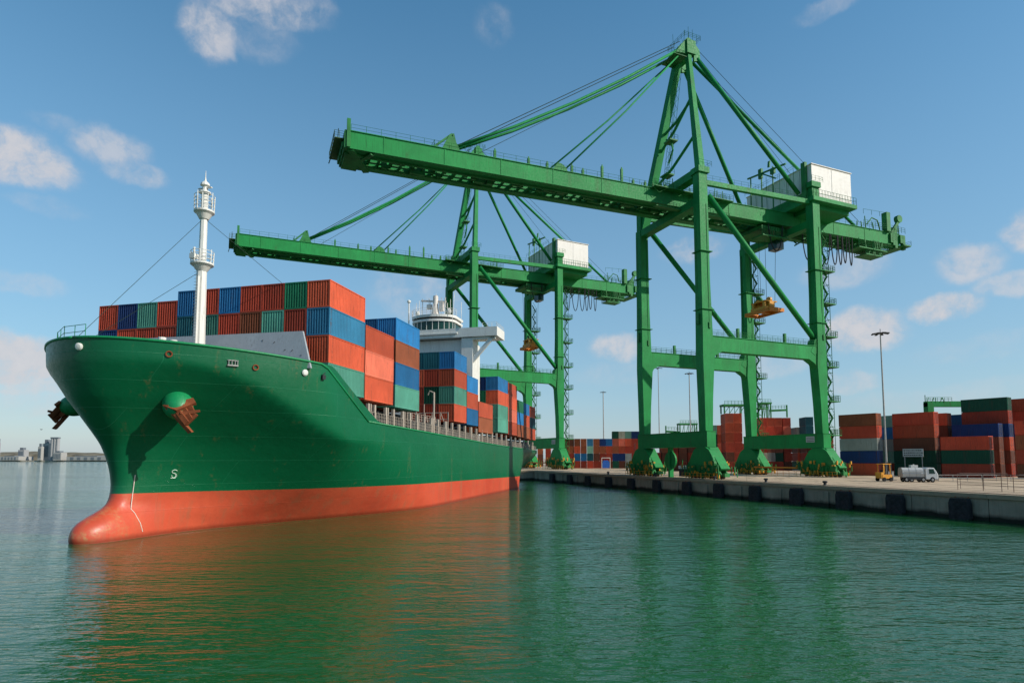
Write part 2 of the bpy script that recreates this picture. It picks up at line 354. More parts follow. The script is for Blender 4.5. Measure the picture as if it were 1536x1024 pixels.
# crane rails
mb = MB()
def strip(mb, p, q, w, z0, z1):
    d = (q - p).normalized(); s_ = Vector((d.y, -d.x, 0)) * w / 2
    a, b, c_, e = p + s_, q + s_, q - s_, p - s_
    vs = [(x.x, x.y, z0) for x in (a, b, c_, e)] + [(x.x, x.y, z1) for x in (a, b, c_, e)]
    mb.add(vs, [(0, 3, 2, 1), (4, 5, 6, 7), (0, 1, 5, 4), (1, 2, 6, 5), (2, 3, 7, 6), (3, 0, 4, 7)])
for k, (w, h) in ((2.2, (.25, .05)), (3.0, (1.6, .012)), (6.0, (.3, .012)), (9, (.3, .012)), (14, (.5, .012)), (20, (.3, .012)), (34.5, (.25, .05))):
    strip(mb, QNEAR + QN * k, QNEAR + QD * 230 + QN * k, w, QZ + .004, QZ + .004 + h)
o = mb.build('crane_rails', flat('rail_steel_and_joint', (.16, .11, .07), .7)); tag(o, 'dark steel crane rails and slot joints sunk along the pale quay paving', 'rail')

# fenders: black rubber blocks hung on the wall
def fender(loc, rz):
    mb = MB()
    mb.prism([(-1.15, 0.1), (-1.0, -.25), (1.0, -.25), (1.15, .1), (1.15, 1.75), (.95, 2.35), (-.95, 2.35), (-1.15, 1.8)], 'y', -1.0, -.27)
    o = mb.build('quay_fender', M['black']); o.location = loc; o.rotation_euler = (0, 0, rz)
    a = MB(); a.box(-.8, .8, -.25, .1, .4, 1.9); a.build('mounting_frame', M['dark'], o)
    c = MB()
    for x in (-.7, .7): c.tube([(x, -.4, 2.3), (x * 1.05, -.3, 2.45), (x * 1.1, -.02, 2.62)], .05, 5)
    c.build('chain', M['rust'], o)
    bv = o.modifiers.new('bev', 'BEVEL'); bv.width = .08; bv.segments = 2
    return o
FY = [54.0, 63.0, 71.4, 78.9, 86.1, 94.0, 102.2, 110.7, 119.4, 129, 138.5, 148, 158, 168, 179]
wrz = math.atan2(QD.y, QD.x)
fl = ['nearest the right edge of the photo', 'near the right edge, beneath the steel handrail', 'below the far end of the handrail', 'below the tank truck', 'right of the crane nearest leg', 'below the right hand crane foot',
      'between the two right crane feet', 'just right of the big left crane foot']
f0 = None
ords = ['first', 'second', 'third', 'fourth', 'fifth', 'sixth', 'seventh', 'eighth', 'ninth', 'tenth', 'eleventh', 'twelfth', 'thirteenth', 'fourteenth', 'fifteenth', 'sixteenth', 'seventeenth']
vis = 0
for i, y in enumerate(FY):
    if y < 66: continue
    if f0 is None: o = f0 = fender((0, 0, 0), 0)
    else: o = copy_tree(f0)
    o.location = (qx(y), y, 0.1); o.rotation_euler = (0, 0, wrz + math.pi)
    d_ = o.rotation_euler.z
    tag(o, 'black rubber fender block on the quay wall, %s counted from the right end' % ords[vis], 'fender', 'black fenders along the quay wall'); vis += 1

# ---------------------------------------------------------------- shipping containers
def container_mesh(Lc, W=2.38, H=2.82, pitch=.30, dep=.055, epitch=.25, edep=.13):
    """long axis x, origin bottom centre of the near (-x) end"""
    m = MB(); fr = .11
    # posts and rails
    for x in (0, Lc - fr):
        for y in (-W / 2, W / 2 - fr): m.box(x, x + fr, y, y + fr, 0, H)
        m.box(x, x + fr * .9, -W / 2 + fr, W / 2 - fr, 0, .14); m.box(x, x + fr * .9, -W / 2 + fr, W / 2 - fr, H - .12, H)
    for y in (-W / 2, W / 2 - fr * .9):
        m.box(fr, Lc - fr, y, y + fr * .9, 0, .14); m.box(fr, Lc - fr, y, y + fr * .9, H - .1, H)
    def corr(n, u0, u1, dep):
        pts = []; w = (u1 - u0) / n
        for i in range(n):
            a = u0 + i * w; pts += [(a, 0), (a + w * .36, 0), (a + w * .5, 1), (a + w * .86, 1)]
        pts.append((u1, 0)); return pts
    for sgn in (-1, 1):
        pts = corr(int((Lc - .2) / pitch), fr, Lc - fr, dep); vs = []
        for u, k in pts:
            y = sgn * (W / 2 - .02 - k * dep); vs += [(u, y, .14), (u, y, H - .1)]
        m.add(vs, [(2 * i, 2 * i + 2, 2 * i + 3, 2 * i + 1) if sgn < 0 else (2 * i, 2 * i + 1, 2 * i + 3, 2 * i + 2) for i in range(len(pts) - 1)])
        pts = corr(int((W - .2) / epitch), -W / 2 + fr, W / 2 - fr, edep); vs = []
        for u, k in pts:
            x = (.02 + k * edep) if sgn < 0 else (Lc - .02 - k * edep); vs += [(x, u, .14), (x, u, H - .12)]
        m.add(vs, [(2 * i, 2 * i + 1, 2 * i + 3, 2 * i + 2) if sgn < 0 else (2 * i, 2 * i + 2, 2 * i + 3, 2 * i + 1) for i in range(len(pts) - 1)])
    m.add([(.05, -W / 2 + .05, H - .03), (Lc - .05, -W / 2 + .05, H - .03), (Lc - .05, W / 2 - .05, H - .03), (.05, W / 2 - .05, H - .03)], [(0, 1, 2, 3)])
    m.add([(.05, -W / 2 + .05, .1), (.05, W / 2 - .05, .1), (Lc - .05, W / 2 - .05, .1), (Lc - .05, -W / 2 + .05, .1)], [(0, 1, 2, 3)])
    m.box(.18, Lc - .18, -W / 2 + .18, W / 2 - .18, -.11, .1)  # inset pad under the floor, added to block light through stacking gaps
    me = bpy.data.meshes.new('shipping_container'); me.from_pydata(m.v, [], m.f); me.materials.append(None); return me
def door_mesh(W=2.38, H=2.82):
    me_out = []
    for sgn in (-1, 1):
        m = MB(); m.cm = 0
        y0, y1 = (-W / 2 + .12, -.02) if sgn < 0 else (.02, W / 2 - .12)
        m.box(-.03, .0, y0, y1, .16, H - .14)
        for k in range(4):
            z = .25 + k * (H - .5) / 4; m.box(-.055, -.03, y0 + .06, y1 - .06, z, z + (H - .5) / 4 - .12)
        m.cm = 1
        for k in (.28, .72):
            y = y0 + (y1 - y0) * k; m.tube([(-.10, y, .18), (-.10, y, H - .16)], .03, 5); m.box(-.12, -.055, y - .06, y + .06, .18, .3); m.box(-.12, -.055, y - .06, y + .06, H - .3, H - .18)
            m.box(-.13, -.08, y - .02, y + .22, 1.1, 1.16)
        me = bpy.data.meshes.new('door'); me.from_pydata(m.v, [], m.f); me.materials.append(None); me.materials.append(M['rod']); me.polygons.foreach_set('material_index', m.m)
        me_out.append(me)
    return me_out
for_me = {}
DOORS = door_mesh()
def container(p, rz, Lc, col, label, group, doors=None, H=2.82):
    """p: bottom centre of the -x end; doors: None, 'near' (-x end) or 'far' (+x end)"""
    key = (round(Lc, 2), H)
    if key not in for_me: for_me[key] = container_mesh(Lc, H=H)
    o = bpy.data.objects.new('shipping_container', for_me[key]); C.objects.link(o)
    o.material_slots[0].link = 'OBJECT'; o.material_slots[0].material = M['c_' + col]
    o.location = p; o.rotation_euler = (0, 0, rz + random.uniform(-.004, .004))
    tag(o, label, 'container', group)
    if doors:
        for me in DOORS:
            d = bpy.data.objects.new('door', me); C.objects.link(d); d.parent = o
            d.material_slots[0].link = 'OBJECT'; d.material_slots[0].material = M['c_' + col]
            if doors == 'far': d.location = (Lc + .0, 0, 0); d.rotation_euler = (0, 0, math.pi)
    return o

# ---------------------------------------------------------------- the ship  (local x aft, local -y = side facing the quay)
SRZ = math.atan2(.9701, .2425)
ship = empty('container_ship', (-37.3, 47.9, 0), SRZ)
tag(ship, 'large green hulled container ship with orange red bottom and bulbous bow, loaded with stacked containers', 'ship')
def interp(t, x):
    if x <= t[0][0]: return t[0][1]
    for (a, b), (c, d) in zip(t, t[1:]):
        if x <= c: return b + (d - b) * (x - a) / (c - a)
    return t[-1][1]
def smooth(a): a = max(0, min(1, a)); return a * a * (3 - 2 * a)
clamp = lambda a: max(0., min(1., a))
STEM = [(-3, 4.6), (-1, 3.2), (0, 2.8), (.7, 2.8), (1.2, 3.0), (1.65, 3.45), (2.0, 4.1), (2.3, 4.9), (2.6, 5.6), (3.0, 6.1), (3.6, 6.4), (4.6, 6.6), (5.8, 6.45), (7, 6.15), (8.4, 5.6), (10.3, 4.3), (12.4, 3.0), (14, 2.4), (15.4, 2.05), (17.4, 1.9)]
def s0(z):
    return (interp(STEM, z - .35) + interp(STEM, z) * 2 + interp(STEM, z + .35)) / 4
def Zt(s):
    if s < 16.4: return 17.35 - .045 * s
    if s < 25.9: return 16.61 + (11.36 - 16.61) * (s - 16.4) / 9.5
    return 11.36 + (9.72 - 11.36) * (s - 25.9) / 57 if s < 82.9 else 9.72 + (9.03 - 9.72) * (s - 82.9) / 42
HB = 14.8
def bf(s, z):
    a = s0(z); ds = max(0., s - a)
    H = 15.4 - 6.4 * smooth((s - 5) / 17); h = clamp((z + 1.0) / (H + 1.0)); w = h ** (1.55 - .45 * smooth((s - 12) / 16))
    sf = 6.3; fine = smooth((s - sf + 1.5) / (44 - 14 * h)) if s > sf - 1.5 else 0
    full = (1 - (1 - clamp(ds / 15.2)) ** 1.3) ** .56 if ds > 0 else 0
    b = HB * ((1 - w) * fine + w * full)
    r = .30 + .5 * clamp(1 - z / 6)
    b = max(b, 0) + r * math.sqrt(clamp(1 - (1 - clamp(ds / (r * 1.6))) ** 2)) * (1 - clamp(b / 6))
    if z < 3.3:
        rb = 1.8 * math.sqrt(max(0, 1 - (max(z, -.6) / 3.3) ** 2)) if z > -.6 else 1.9
        bb = rb * clamp(1 - (1 - clamp(ds / 3.6)) ** 2.2) ** .5 * (1 - smooth((s - 10) / 14))
        k = 5.0; b = (b ** k + bb ** k) ** (1 / k)
    b = min(b, HB)
    if s > 100:
        q = smooth((s - 100) / 27); hh = clamp((z + 1) / 9.5); b *= 1 - q * (1 - hh) ** 1.3 * .9
        b *= 1 - .06 * smooth((s - 112) / 14)
    return b
SEND = 126.5
hull_m, nt, b, N, L = nodes('hull_paint')
tc = N('ShaderNodeTexCoord'); v = tc.outputs['Object']; sp = N('ShaderNodeSeparateXYZ'); L(v, sp.inputs[0])
line = mathn(N, L, 'SUBTRACT', 4.05, mathn(N, L, 'MULTIPLY', sp.outputs['X'], .0125))
hz = mathn(N, L, 'SUBTRACT', sp.outputs['Z'], line)
n1 = noise(N, L, v, .10, 5, .6); n2 = noise(N, L, v, .9, 6, .65, (1, 1, .09)); n3 = noise(N, L, v, 3.5, 6, .65); n4 = noise(N, L, v, .5, 5, .6, (.25, .25, 2.5))
gr = mixc(N, L, ramp(N, L, n1, .3, .7), (.0008, .088, .032), (.0014, .116, .044))
gr = mixc(N, L, ramp(N, L, n4, .52, .75, 0, .30), gr, (.001, .085, .03))
st = mathn(N, L, 'MULTIPLY', ramp(N, L, n2, .59, .68), ramp(N, L, n3, .42, .6)); gr = mixc(N, L, mathn(N, L, 'MULTIPLY', st, .38), gr, (.17, .11, .04))
# plating seams
br = N('ShaderNodeTexBrick'); br.inputs['Scale'].default_value = 1; br.inputs['Brick Width'].default_value = 9.5; br.inputs['Row Height'].default_value = 2.3; br.inputs['Mortar Size'].default_value = .022; br.inputs['Mortar Smooth'].default_value = .6
cb = N('ShaderNodeCombineXYZ'); L(sp.outputs['X'], cb.inputs[0]); L(sp.outputs['Z'], cb.inputs[1]); L(cb.outputs[0], br.inputs['Vector'])
gr = mixc(N, L, mathn(N, L, 'MULTIPLY', br.outputs['Fac'], .3), gr, (.03, .28, .14))
rd = mixc(N, L, ramp(N, L, n1, .3, .7), (.44, .052, .024), (.60, .092, .042))
rd = mixc(N, L, mathn(N, L, 'MULTIPLY', ramp(N, L, noise(N, L, v, .35, 6, .65, (1, 1, .5)), .52, .75), .5), rd, (.36, .065, .035))
rd = mixc(N, L, mathn(N, L, 'MULTIPLY', ramp(N, L, n2, .52, .72), .55), rd, (.30, .12, .06))
# yellowish worn patch and dirty waterline
fore = ramp(N, L, sp.outputs['X'], 9, 3.5); rd = mixc(N, L, mathn(N, L, 'MULTIPLY', mathn(N, L, 'MULTIPLY', ramp(N, L, n3, .40, .62), ramp(N, L, noise(N, L, v, .8, 3), .45, .62)), mathn(N, L, 'MULTIPLY', fore, .75)), rd, (.40, .24, .10))
wl = mathn(N, L, 'ADD', sp.outputs['Z'], mathn(N, L, 'MULTIPLY', n3, -.35)); rd = mixc(N, L, ramp(N, L, wl, .35, -.05, 0, .8), rd, (.20, .03, .012))
edge = ramp(N, L, mathn(N, L, 'ADD', hz, mathn(N, L, 'MULTIPLY', mathn(N, L, 'SUBTRACT', n3, .5), .08)), -.02, .02)
col = mixc(N, L, edge, rd, gr)
L(col, b.inputs['Base Color']); L(ramp(N, L, n3, .3, .7, .32, .5), b.inputs['Roughness']); b.inputs['Specular IOR Level'].default_value = .35
bp = N('ShaderNodeBump'); bp.inputs['Strength'].default_value = .5; bp.inputs['Distance'].default_value = .13
L(mathn(N, L, 'ADD', mathn(N, L, 'MULTIPLY', noise(N, L, v, .45, 4), .9), mathn(N, L, 'MULTIPLY', br.outputs['Fac'], .25)), bp.inputs['Height']); L(bp.outputs[0], b.inputs['Normal'])
M['hull'] = hull_m
ZB = -2.2
taus = [0] + [((i / 46) ** 2.0) * .22 for i in range(1, 47)] + [.22 + .78 * i / 64 for i in range(1, 65)]
NZ = 56
grid = {}
mb = MB(); vs = []
for side in (-1, 1):
    for tau in taus:
        snom = SEND * tau
        for j in range(NZ + 1):
            z = ZB + (Zt(snom) - ZB) * j / NZ
            a = s0(z); s = a + (SEND - a) * tau
            vs.append((s, side * bf(s, z) if tau > 0 else 0, z))
nt_ = len(taus); fs = []
for k in (0, 1):
    o_ = k * nt_ * (NZ + 1)
    for i in range(nt_ - 1):
        for j in range(NZ):
            q = (o_ + i * (NZ + 1) + j, o_ + (i + 1) * (NZ + 1) + j, o_ + (i + 1) * (NZ + 1) + j + 1, o_ + i * (NZ + 1) + j + 1)
            fs.append(q if k == 0 else q[::-1])
for j in range(NZ):     # transom
    a = (nt_ - 1) * (NZ + 1) + j; b_ = nt_ * (NZ + 1) + a; fs.append((a, b_, b_ + 1, a + 1))
mb.v = vs; mb.f = fs; mb.m = [0] * len(fs)
hull = mb.build('hull', M['hull'], ship, True)
bm = bmesh.new(); bm.from_mesh(hull.data); bmesh.ops.remove_doubles(bm, verts=bm.verts, dist=.001); bmesh.ops.recalc_face_normals(bm, faces=bm.faces); bm.to_mesh(hull.data); bm.free()
# bulwark cap rail: thickness and top
mb = MB()
for side in (-1, 1):
    pts = [Vector((1.9 if i == 0 else 1.9 + 15.1 * (i / 40) ** 2.2, 0, 0)) for i in range(41)]
    P = []
    for p in pts: P.append((p.x, side * bf(p.x, 17.0), Zt(p.x)))
    P += [(25.9, side * HB, Zt(25.9))]
    mb.tube(P, .13, 6)
    mb.tube([(x, side * (bf(x, Zt(x)) if x < 126 else bf(126, 9)), Zt(x)) for x in (25.9, 50, 82.9, 95, 110, 126.3)], .12, 6)
mb.build('bulwark_rail', M['bolster'], ship, True)
# knuckle moulding under the bulwark
# decks
def deckmesh(name, s_a, s_b, zf, mat, n=30):
    m = MB(); vs = []
    for i in range(n + 1):
        s = s_a + (s_b - s_a) * i / n; z = zf(s); bb = max(.05, bf(s, z) - .1); vs += [(s, -bb, z), (s, bb, z)]
    m.add(vs, [(2 * i, 2 * i + 2, 2 * i + 3, 2 * i + 1) for i in range(n)]); return m.build(name, mat, ship)
deckmesh('foredeck', 2.4, 16.4, lambda s: 15.9, M['deck'])
deckmesh('main_deck', 16.4, 126.4, lambda s: min(Zt(s) - .08, 10.9), M['deck'], 60)
m = MB(); m.box(16.2, 16.3, -11, 11, 10.9, 15.88); m.build('deck_step', M['white'], ship)
BASE = lambda s: 13.75 - (s - 17) * .0225
m = MB()
for a, b_ in ((19, 41), (56.2, 69.5), (83, 99.8), (101, 121)): m.box(a, b_, -12.4, 12.4, 9, BASE(b_) - .08)
m.build('hatch_coaming', M['dark'], ship)
# breakwater
m = MB(); x0 = 15.3
y_r, y_l = -14.35, 6.8
m.add([(14.6, y_r, 16.0), (14.6, y_l, 16.0), (15.5, y_l, 20.15), (15.5, y_r + 1.6, 19.95),
       (14.85, y_r, 16.0), (14.85, y_l, 16.0), (15.75, y_l, 20.15), (15.75, y_r + 1.6, 19.95)],
      [(0, 1, 2, 3), (4, 7, 6, 5), (0, 3, 7, 4), (1, 5, 6, 2), (3, 2, 6, 7), (0, 4, 5, 1)])
bw = m.build('breakwater', M['grey'], ship)
# small scuffs and lettering-like marks welded on the breakwater
m = MB()
for i in range(16):
    y = -13 + i * 1.15 + random.uniform(-.3, .3); k = random.uniform(.25, .8); x = 14.6 + .9 * k; z = 16 + 3.95 * k
    m.tube([(x - .03, y, z), (x - .0, y + random.uniform(-.25, .25), z + random.uniform(.1, .35))], .025, 4)
m.build('scuff_mark', M['dark'], bw)
# foremast
def foremast():
    root = empty('foremast', (13.0, -2.6, 15.9)); root.parent = ship
    a = MB(); a.lathe((0, 0, 0), [(.62, 0), (.54, 5), (.46, 11.2)], 8); a.lathe((0, 0, 11.3), [(.36, 0), (.34, 5.6)], 8); a.box(-.85, -.6, -.35, -.1, 0, 9.5)
    a.build('mast_post', M['white'], root)
    for z, r, h in ((10.9, 1.1, 1.2), (16.4, .98, 1.6)):
        p = MB(); p.lathe((0, 0, z), [(.45, -.75), (r * .75, -.25), (r, -.05), (r, .12), (.3, .13)], 20); pf = p.build('crow_platform', M['white'], root)
        q = MB()
        for k in range(12):
            t = 2 * math.pi * k / 12; x, y = math.cos(t) * r * .96, math.sin(t) * r * .96
            q.tube([(x, y, z + .1), (x * 1.03, y * 1.03, z + .1 + h * (1 if k % 3 else 1.15))], .05, 4)
        for zz in (.5, .95, 1.3) + ((1.7,) if z > 15 else ()):
            q.tube([(math.cos(2 * math.pi * k / 16) * r * .98, math.sin(2 * math.pi * k / 16) * r * .98, z + zz) for k in range(17)], .035, 4)
        q.build('guard_rail', M['white'], pf)
    t = MB(); t.lathe((0, 0, 16.4), [(.36, 0), (.30, 1.9), (.62, 2.0), (.6, 2.12), (.28, 2.2), (.25, 2.7), (.48, 2.8), (.4, 3.05), (.12, 3.3), (.05, 3.7), (.02, 4.4)], 10)
    t.box(-.1, .1, -.8, .8, 18.9, 19.0); t.build('topmast', M['white'], root)
    g = MB(); g.lathe((0, 0, 0), [(.22, 0), (.26, .25), (.2, .5)], 10); l = g.build('mast_lamp', M['rust'], root); l.location = (0, 0, 19.0)
    g = MB(); g.box(-.3, .3, -.3, .3, 0, .5); g.tube([(0, 0, .5), (0, .0, 1.2)], .1, 6); l = g.build('radar_scanner', M['white'], root); l.location = (-.9, .2, 11.25)
    r = MB()
    for k in range(30): r.tube([(-.98, -.45, .6 + k * .33), (-.98, 0, .6 + k * .33)], .02, 4)
    r.build('ladder', M['galv'], root)
    for e in ((-10.3, 3.2, 1.5), (-6.5, 8.0, 1.4), (4.3, 5.0, 6), (4.4, -6.5, 9.6), (4.3, 3, 7)):
        w = MB(); w.tube([(0, 0, 15.8 if e[0] < -7 or e[1] < 0 else 10.3), e], .022, 4); w.build('stay_wire', M['cable'], root)
foremast()
# bow fittings
m = MB()
for pl in ([(2.2, -.9), (2.4, 1.6), (4.2, 4.6), (6.2, 7.0)],):
    for a, b_ in zip(pl, pl[1:]): m.rail((a[0], a[1], 17.25), (b_[0], b_[1], 17.2), 1.15, 1.4, .035, 2)
m.build('bow_rail', M['bolster'], ship)
for (x, y, z, r) in ((7, -4, 15.9, .28), (8.3, -4, 15.9, .28), (6, 4, 15.9, .28), (7.3, 4, 15.9, .28), (13.5, 3.2, 15.9, .3)):
    m = MB(); m.lathe((x, y, z), [(r, 0), (r, 1.9), (r * 1.2, 1.9), (r * 1.2, 2.15)], 12); m.build('bollard', M['white'], ship)
# anchors with bolsters
def hull_frame(px, py, side=-1, z=None):
    """find local point on the hull side seen at photo pixel"""
    best = None
    ca, sa = math.cos(SRZ), math.sin(SRZ); cp, sp_ = math.cos(PITCH), math.sin(PITCH)
    def pr(s, zz):
        y = side * bf(s, zz); X = -37.3 + s * ca - y * sa; Y = 47.9 + s * sa + y * ca; Z = zz - HC
        d = Y * cp + Z * sp_; return CX + F * X / d, CYC - F * (Z * cp - Y * sp_) / d
    for i in range(150):
        for j in range(90):
            s = .6 + i * (.2 if i < 80 else .6); zz = .5 + j * .19
            if s < s0(zz) + .02: continue
            if side > 0 and (s < 3.2 or bf(s, zz) < 2.5): continue
            if s > 80: continue
            u, v_ = pr(s, zz); e = (u - px) ** 2 + (v_ - py) ** 2
            if best is None or e < best[0]: best = (e, s, zz)
    e, s, zz = best; y = bf(s, zz)
    ds = (bf(s + .2, zz) - bf(s - .2, zz)) / .4; dz = (bf(s, zz + .2) - bf(s, zz - .2)) / .4
    nrm = Vector((-ds, side * 1, -dz)).normalized()
    return Vector((s, side * y, zz)), nrm
def frame(nrm):
    up = (Vector((0, 0, 1)) - nrm * nrm.z).normalized(); rt = up.cross(nrm).normalized()
    return Matrix((rt, up, nrm)).transposed()
def anchor(px, py, side):
    if side < 0: p, nrm = hull_frame(px, py)
    else:
        p, nrm = hull_frame(px, py, 1); p = p + nrm * 1.3
    Mx = frame(nrm)
    root = empty('anchor_assembly', p); root.parent = ship
    m = MB(); m.ell(nrm * .35, 1.25, 1.2, 1.6, 28, 18, Mx)
    bo = m.build('bolster', M['bolster'], root, True)
    # anchor hangs below the mouth, flukes pointing down and outwards
    W = Matrix.Rotation(0, 3, 'X')
    out = Vector((nrm.x, nrm.y, 0)).normalized(); along = Vector((-out.y, out.x, 0)); up = Vector((0, 0, 1))
    def Q(a, o_, u): return along * (a - .15 * 0) + out * (o_ * .9 + .25) + up * (u - .95)
    a = MB()
    # crown plate: broad wedge facing outwards
    def slab(pts, th):
        n_ = (pts[1] - pts[0]).cross(pts[2] - pts[0]).normalized() * th
        k = len(pts); a.add([x for x in pts] + [x + n_ for x in pts], [tuple(range(k)), tuple(range(2 * k - 1, k - 1, -1))] + [(i, (i + 1) % k, (i + 1) % k + k, i + k) for i in range(k)])
    slab([Q(-1.15, 1.0, .55), Q(1.05, 1.3, 1.35), Q(1.25, 1.75, .9), Q(-.25, 1.9, .15)], .3)
    slab([Q(-1.25, .95, .6), Q(-.85, 1.25, .62), Q(1.0, 2.0, -1.75), Q(.75, 1.7, -1.85)], .34)
    for k in (-.55, 0, .55):
        slab([Q(k - .15, 1.2, .75 + k * .3), Q(k + .22, 1.5, .85 + k * .3), Q(k * .5 + .95, 2.2, -.5 + k * .55), Q(k * .5 + .7, 2.0, -.85 + k * .5)], .2)
    a.beam(Q(.0, 1.5, -.2), Q(1.55, 2.15, .15), .3, .4, .16, .2); a.beam(Q(.6, 1.7, -1.0), Q(1.35, 2.2, -.2), .25, .3, .15, .2)
    a.beam(Q(0, .4, .9), Q(.3, 1.6, -.3), .55, .55)
    an = a.build('anchor', M['rust'], root)
    return p, nrm
AP, AN = anchor(266, 606, -1)
anchor(136, 606, 1)
# fairleads, lamps and marks on the hull
def fit(name, px, py, fn, mat):
    p, nrm = hull_frame(px, py); Mx = frame(nrm).to_4x4(); m = MB(); fn(m)
    o = m.build(name, mat, ship); o.location = p; o.rotation_euler = Mx.to_euler(); return o
def ring(m): m.lathe((0, 0, 0), [(.17, -.05), (.28, -.05), (.28, .12), (.19, .12), (.17, -.04)], 16)
def capd(m): m.lathe((0, 0, 0), [(.30, -.05), (.32, .12), (.22, .2), (.05, .22)], 16)
fit('fairlead', 252, 531, ring, M['rust']); fit('fairlead', 385, 552, ring, M['rust'])
fit('hull_lamp', 117, 518, capd, M['white']); fit('hull_lamp', 457, 560, capd, M['white'])
def rollers(m):
    m.box(-.75, .75, -.38, -.22, -.1, .22); m.box(-.75, .75, .3, .4, -.1, .15)
    for x in (-.6, -.15, .3, .65): m.tube([(x, -.3, .12), (x, .42, .12)], .08, 6)
fit('roller_fairlead', 348, 544, rollers, M['galv']).scale = (.6, .7, .8)
fit('mooring_chock', 484, 566, lambda m: (m.box(-.2, .2, -.25, .2, -.1, .25), m.tube([(-.1, .2, .1), (.15, .45, .2)], .05, 5)), M['dark'])
# white painted mark near the waterline: a looped s-like figure over a bar
def mark(m):
    a = [(.28 * math.cos(t), .34 + .2 * math.sin(t)) for t in [R(x) for x in range(20, 290, 22)]]
    b_ = [(.26 * math.cos(t) + .02, -.16 + .24 * math.sin(t)) for t in [R(x) for x in range(90, -200, -22)]]
    P = [Vector((x, y, .03)) for x, y in a + b_]
    m.tube(P, .045, 5); m.tube([(-.32, -.44, .03), (.2, -.44, .03)], .045, 5); m.tube([(.12, .1, .03), (.2, -.42, .03)], .04, 5)
fit('hull_mark', 263, 711, mark, flat('mark_white', (.5, .6, .5), .6)).scale = (.8, .85, .8)
# white drip line down the bow seam
pts = []
for px, py in ((201, 712), (197, 740), (195, 762), (203, 770), (209, 785), (214, 800)):
    p, nrm = hull_frame(px, py); pts.append(p + nrm * .02)
m = MB(); m.tube(pts, .045, 5); m.build('bow_seam', flat('seam_white', (.62, .50, .42), .7), ship)
# side rail with stanchions
posts = [(s) for s in [26.4, 28.0, 31.0, 33.2, 36, 38.4, 40.8, 43.5, 46.2, 49, 52.2, 55.4, 58.6, 62, 65.2, 68.6, 72, 75.5, 79, 82.6, 86.4, 90.4, 94.6, 99, 103.5, 108, 112.5, 117, 121]]
sm = MB(); sm.box(-.2, .2, -.2, .2, 0, 1); 
for i, s in enumerate(posts):
    for side in (-1,):
        bb = bf(s, Zt(s)) - .35
        m = MB(); z1 = BASE(s) - .02; m.box(s - .19, s + .19, side * bb - .16, side * bb + .16, Zt(s) - .1, z1); m.build('stanchion', M['post'], ship)
        if i % 2 == 0:
            m2 = MB(); m2.box(s + .55, s + .75, side * bb - .1, side * bb + .1, Zt(s) - .1, z1); m2.build('stanchion', M['post'], ship)
m = MB()
for a, b_ in zip(posts, posts[1:]):
    a0 = a + .2; n_ = max(3, int((b_ - a) / .42))
    p = Vector((a0, -(bf(a, Zt(a)) - .15), Zt(a))); q = Vector((b_ - .2, -(bf(b_, Zt(b_)) - .15), Zt(b_)))
    m.rail(p, q, 1.25, (b_ - a) / n_, .028, 3)
p = Vector((121, -(bf(121, 9) - .15), Zt(121))); m.rail(p, (126.3, -(bf(126, 9) - .2), Zt(126)), 1.25, .5, .03, 3)
m.rail((126.2, -13, 9), (126.2, 13, 9), 1.2, 1, .04, 3)
m.build('deck_rail', M['post'], ship)
# lashing frame and gear in the gap between the stacks
m = MB()
for y in (-14.0, -12.6, -11.2, -9.8, -8.4): m.tube([(54.8, y, 10.5), (54.8, y, 14.6 if y < -10 else 16)], .07, 5)
for z in (11.4, 12.4, 13.4, 14.5): m.tube([(54.8, -14.1, z), (54.8, -7.5, z)], .06, 5)
for k in range(5): m.tube([(54.6, -14 + k * 1.4, 11.4), (54.6, -12.8 + k * 1.4, 14.5)], .04, 4)
m.build('lashing_bridge', M['post'], ship)
m = MB(); m.tube([(49.5, -13.6, 10.5), (49.5, -13.6, 17.3)], .16, 8); m.tube([(49.5, -13.6, 17.2), (49.5, -12.9, 17.5), (49.5, -12.6, 16.9)], .12, 6); m.build('vent_post', M['post'], ship)
m = MB(); m.box(43, 53.5, -12.2, 12.2, 9.5, 12.6); m.build('deck_house', M['dark'], ship)
m = MB(); m.rail((43, -12.3, 12.6), (53.5, -12.3, 12.6), 1.1, 1.2, .04, 3)
for k in range(6): m.box(43.2, 43.4, -12 + k * 3, -11.2 + k * 3, 12.6, 14)
m.build('deck_gear', M['post'], ship)
# superstructure with bridge
br_ = empty('bridge_house', (0, 0, 0)); br_.parent = ship
m = MB(); m.box(72, 80, -11.6, 11.6, 9.8, 30.1); m.build('accommodation_block', M['white'], br_)
m = MB(); m.box(70.9, 71.98, -12.95, -10.7, 11, 30.1); m.box(72, 74.2, -12.95, -11.62, 11, 30.1); m.build('corner_tower', M['white'], br_)
for side in (-1, 1):
    m = MB(); m.box(70.5, 76.0, min(side * 9, side * 17.9), max(side * 9, side * 17.9), 30.25, 31.0)
    m.box(70.5, 70.7, min(side * 9, side * 17.9), max(side * 9, side * 17.9), 31.0, 32.0); m.box(75.8, 76, min(side * 9, side * 17.9), max(side * 9, side * 17.9), 31.0, 32.0)
    m.box(70.702, 75.798, min(side * 17.7, side * 17.9), max(side * 17.7, side * 17.9), 31.0, 32.0); w = m.build('bridge_wing', M['white'], br_)
    m = MB(); m.beam((71.3, side * 12.4, 25.2), (71.3, side * 17.0, 30.3), .5, .7); m.beam((71.3, side * 12.9, 30.0), (71.3, side * 17.4, 30.0), .5, .45); m.build('wing_bracket', M['white'], w)
    m = MB(); m.rail((70.6, side * 15, 32.0), (70.6, side * 17.8, 32.0), .8, .8, .03, 2); m.rail((70.6, side * 17.8, 32.0), (75.8, side * 17.8, 32), .8, .9, .03, 2); m.build('wing_rail', M['white'], w)
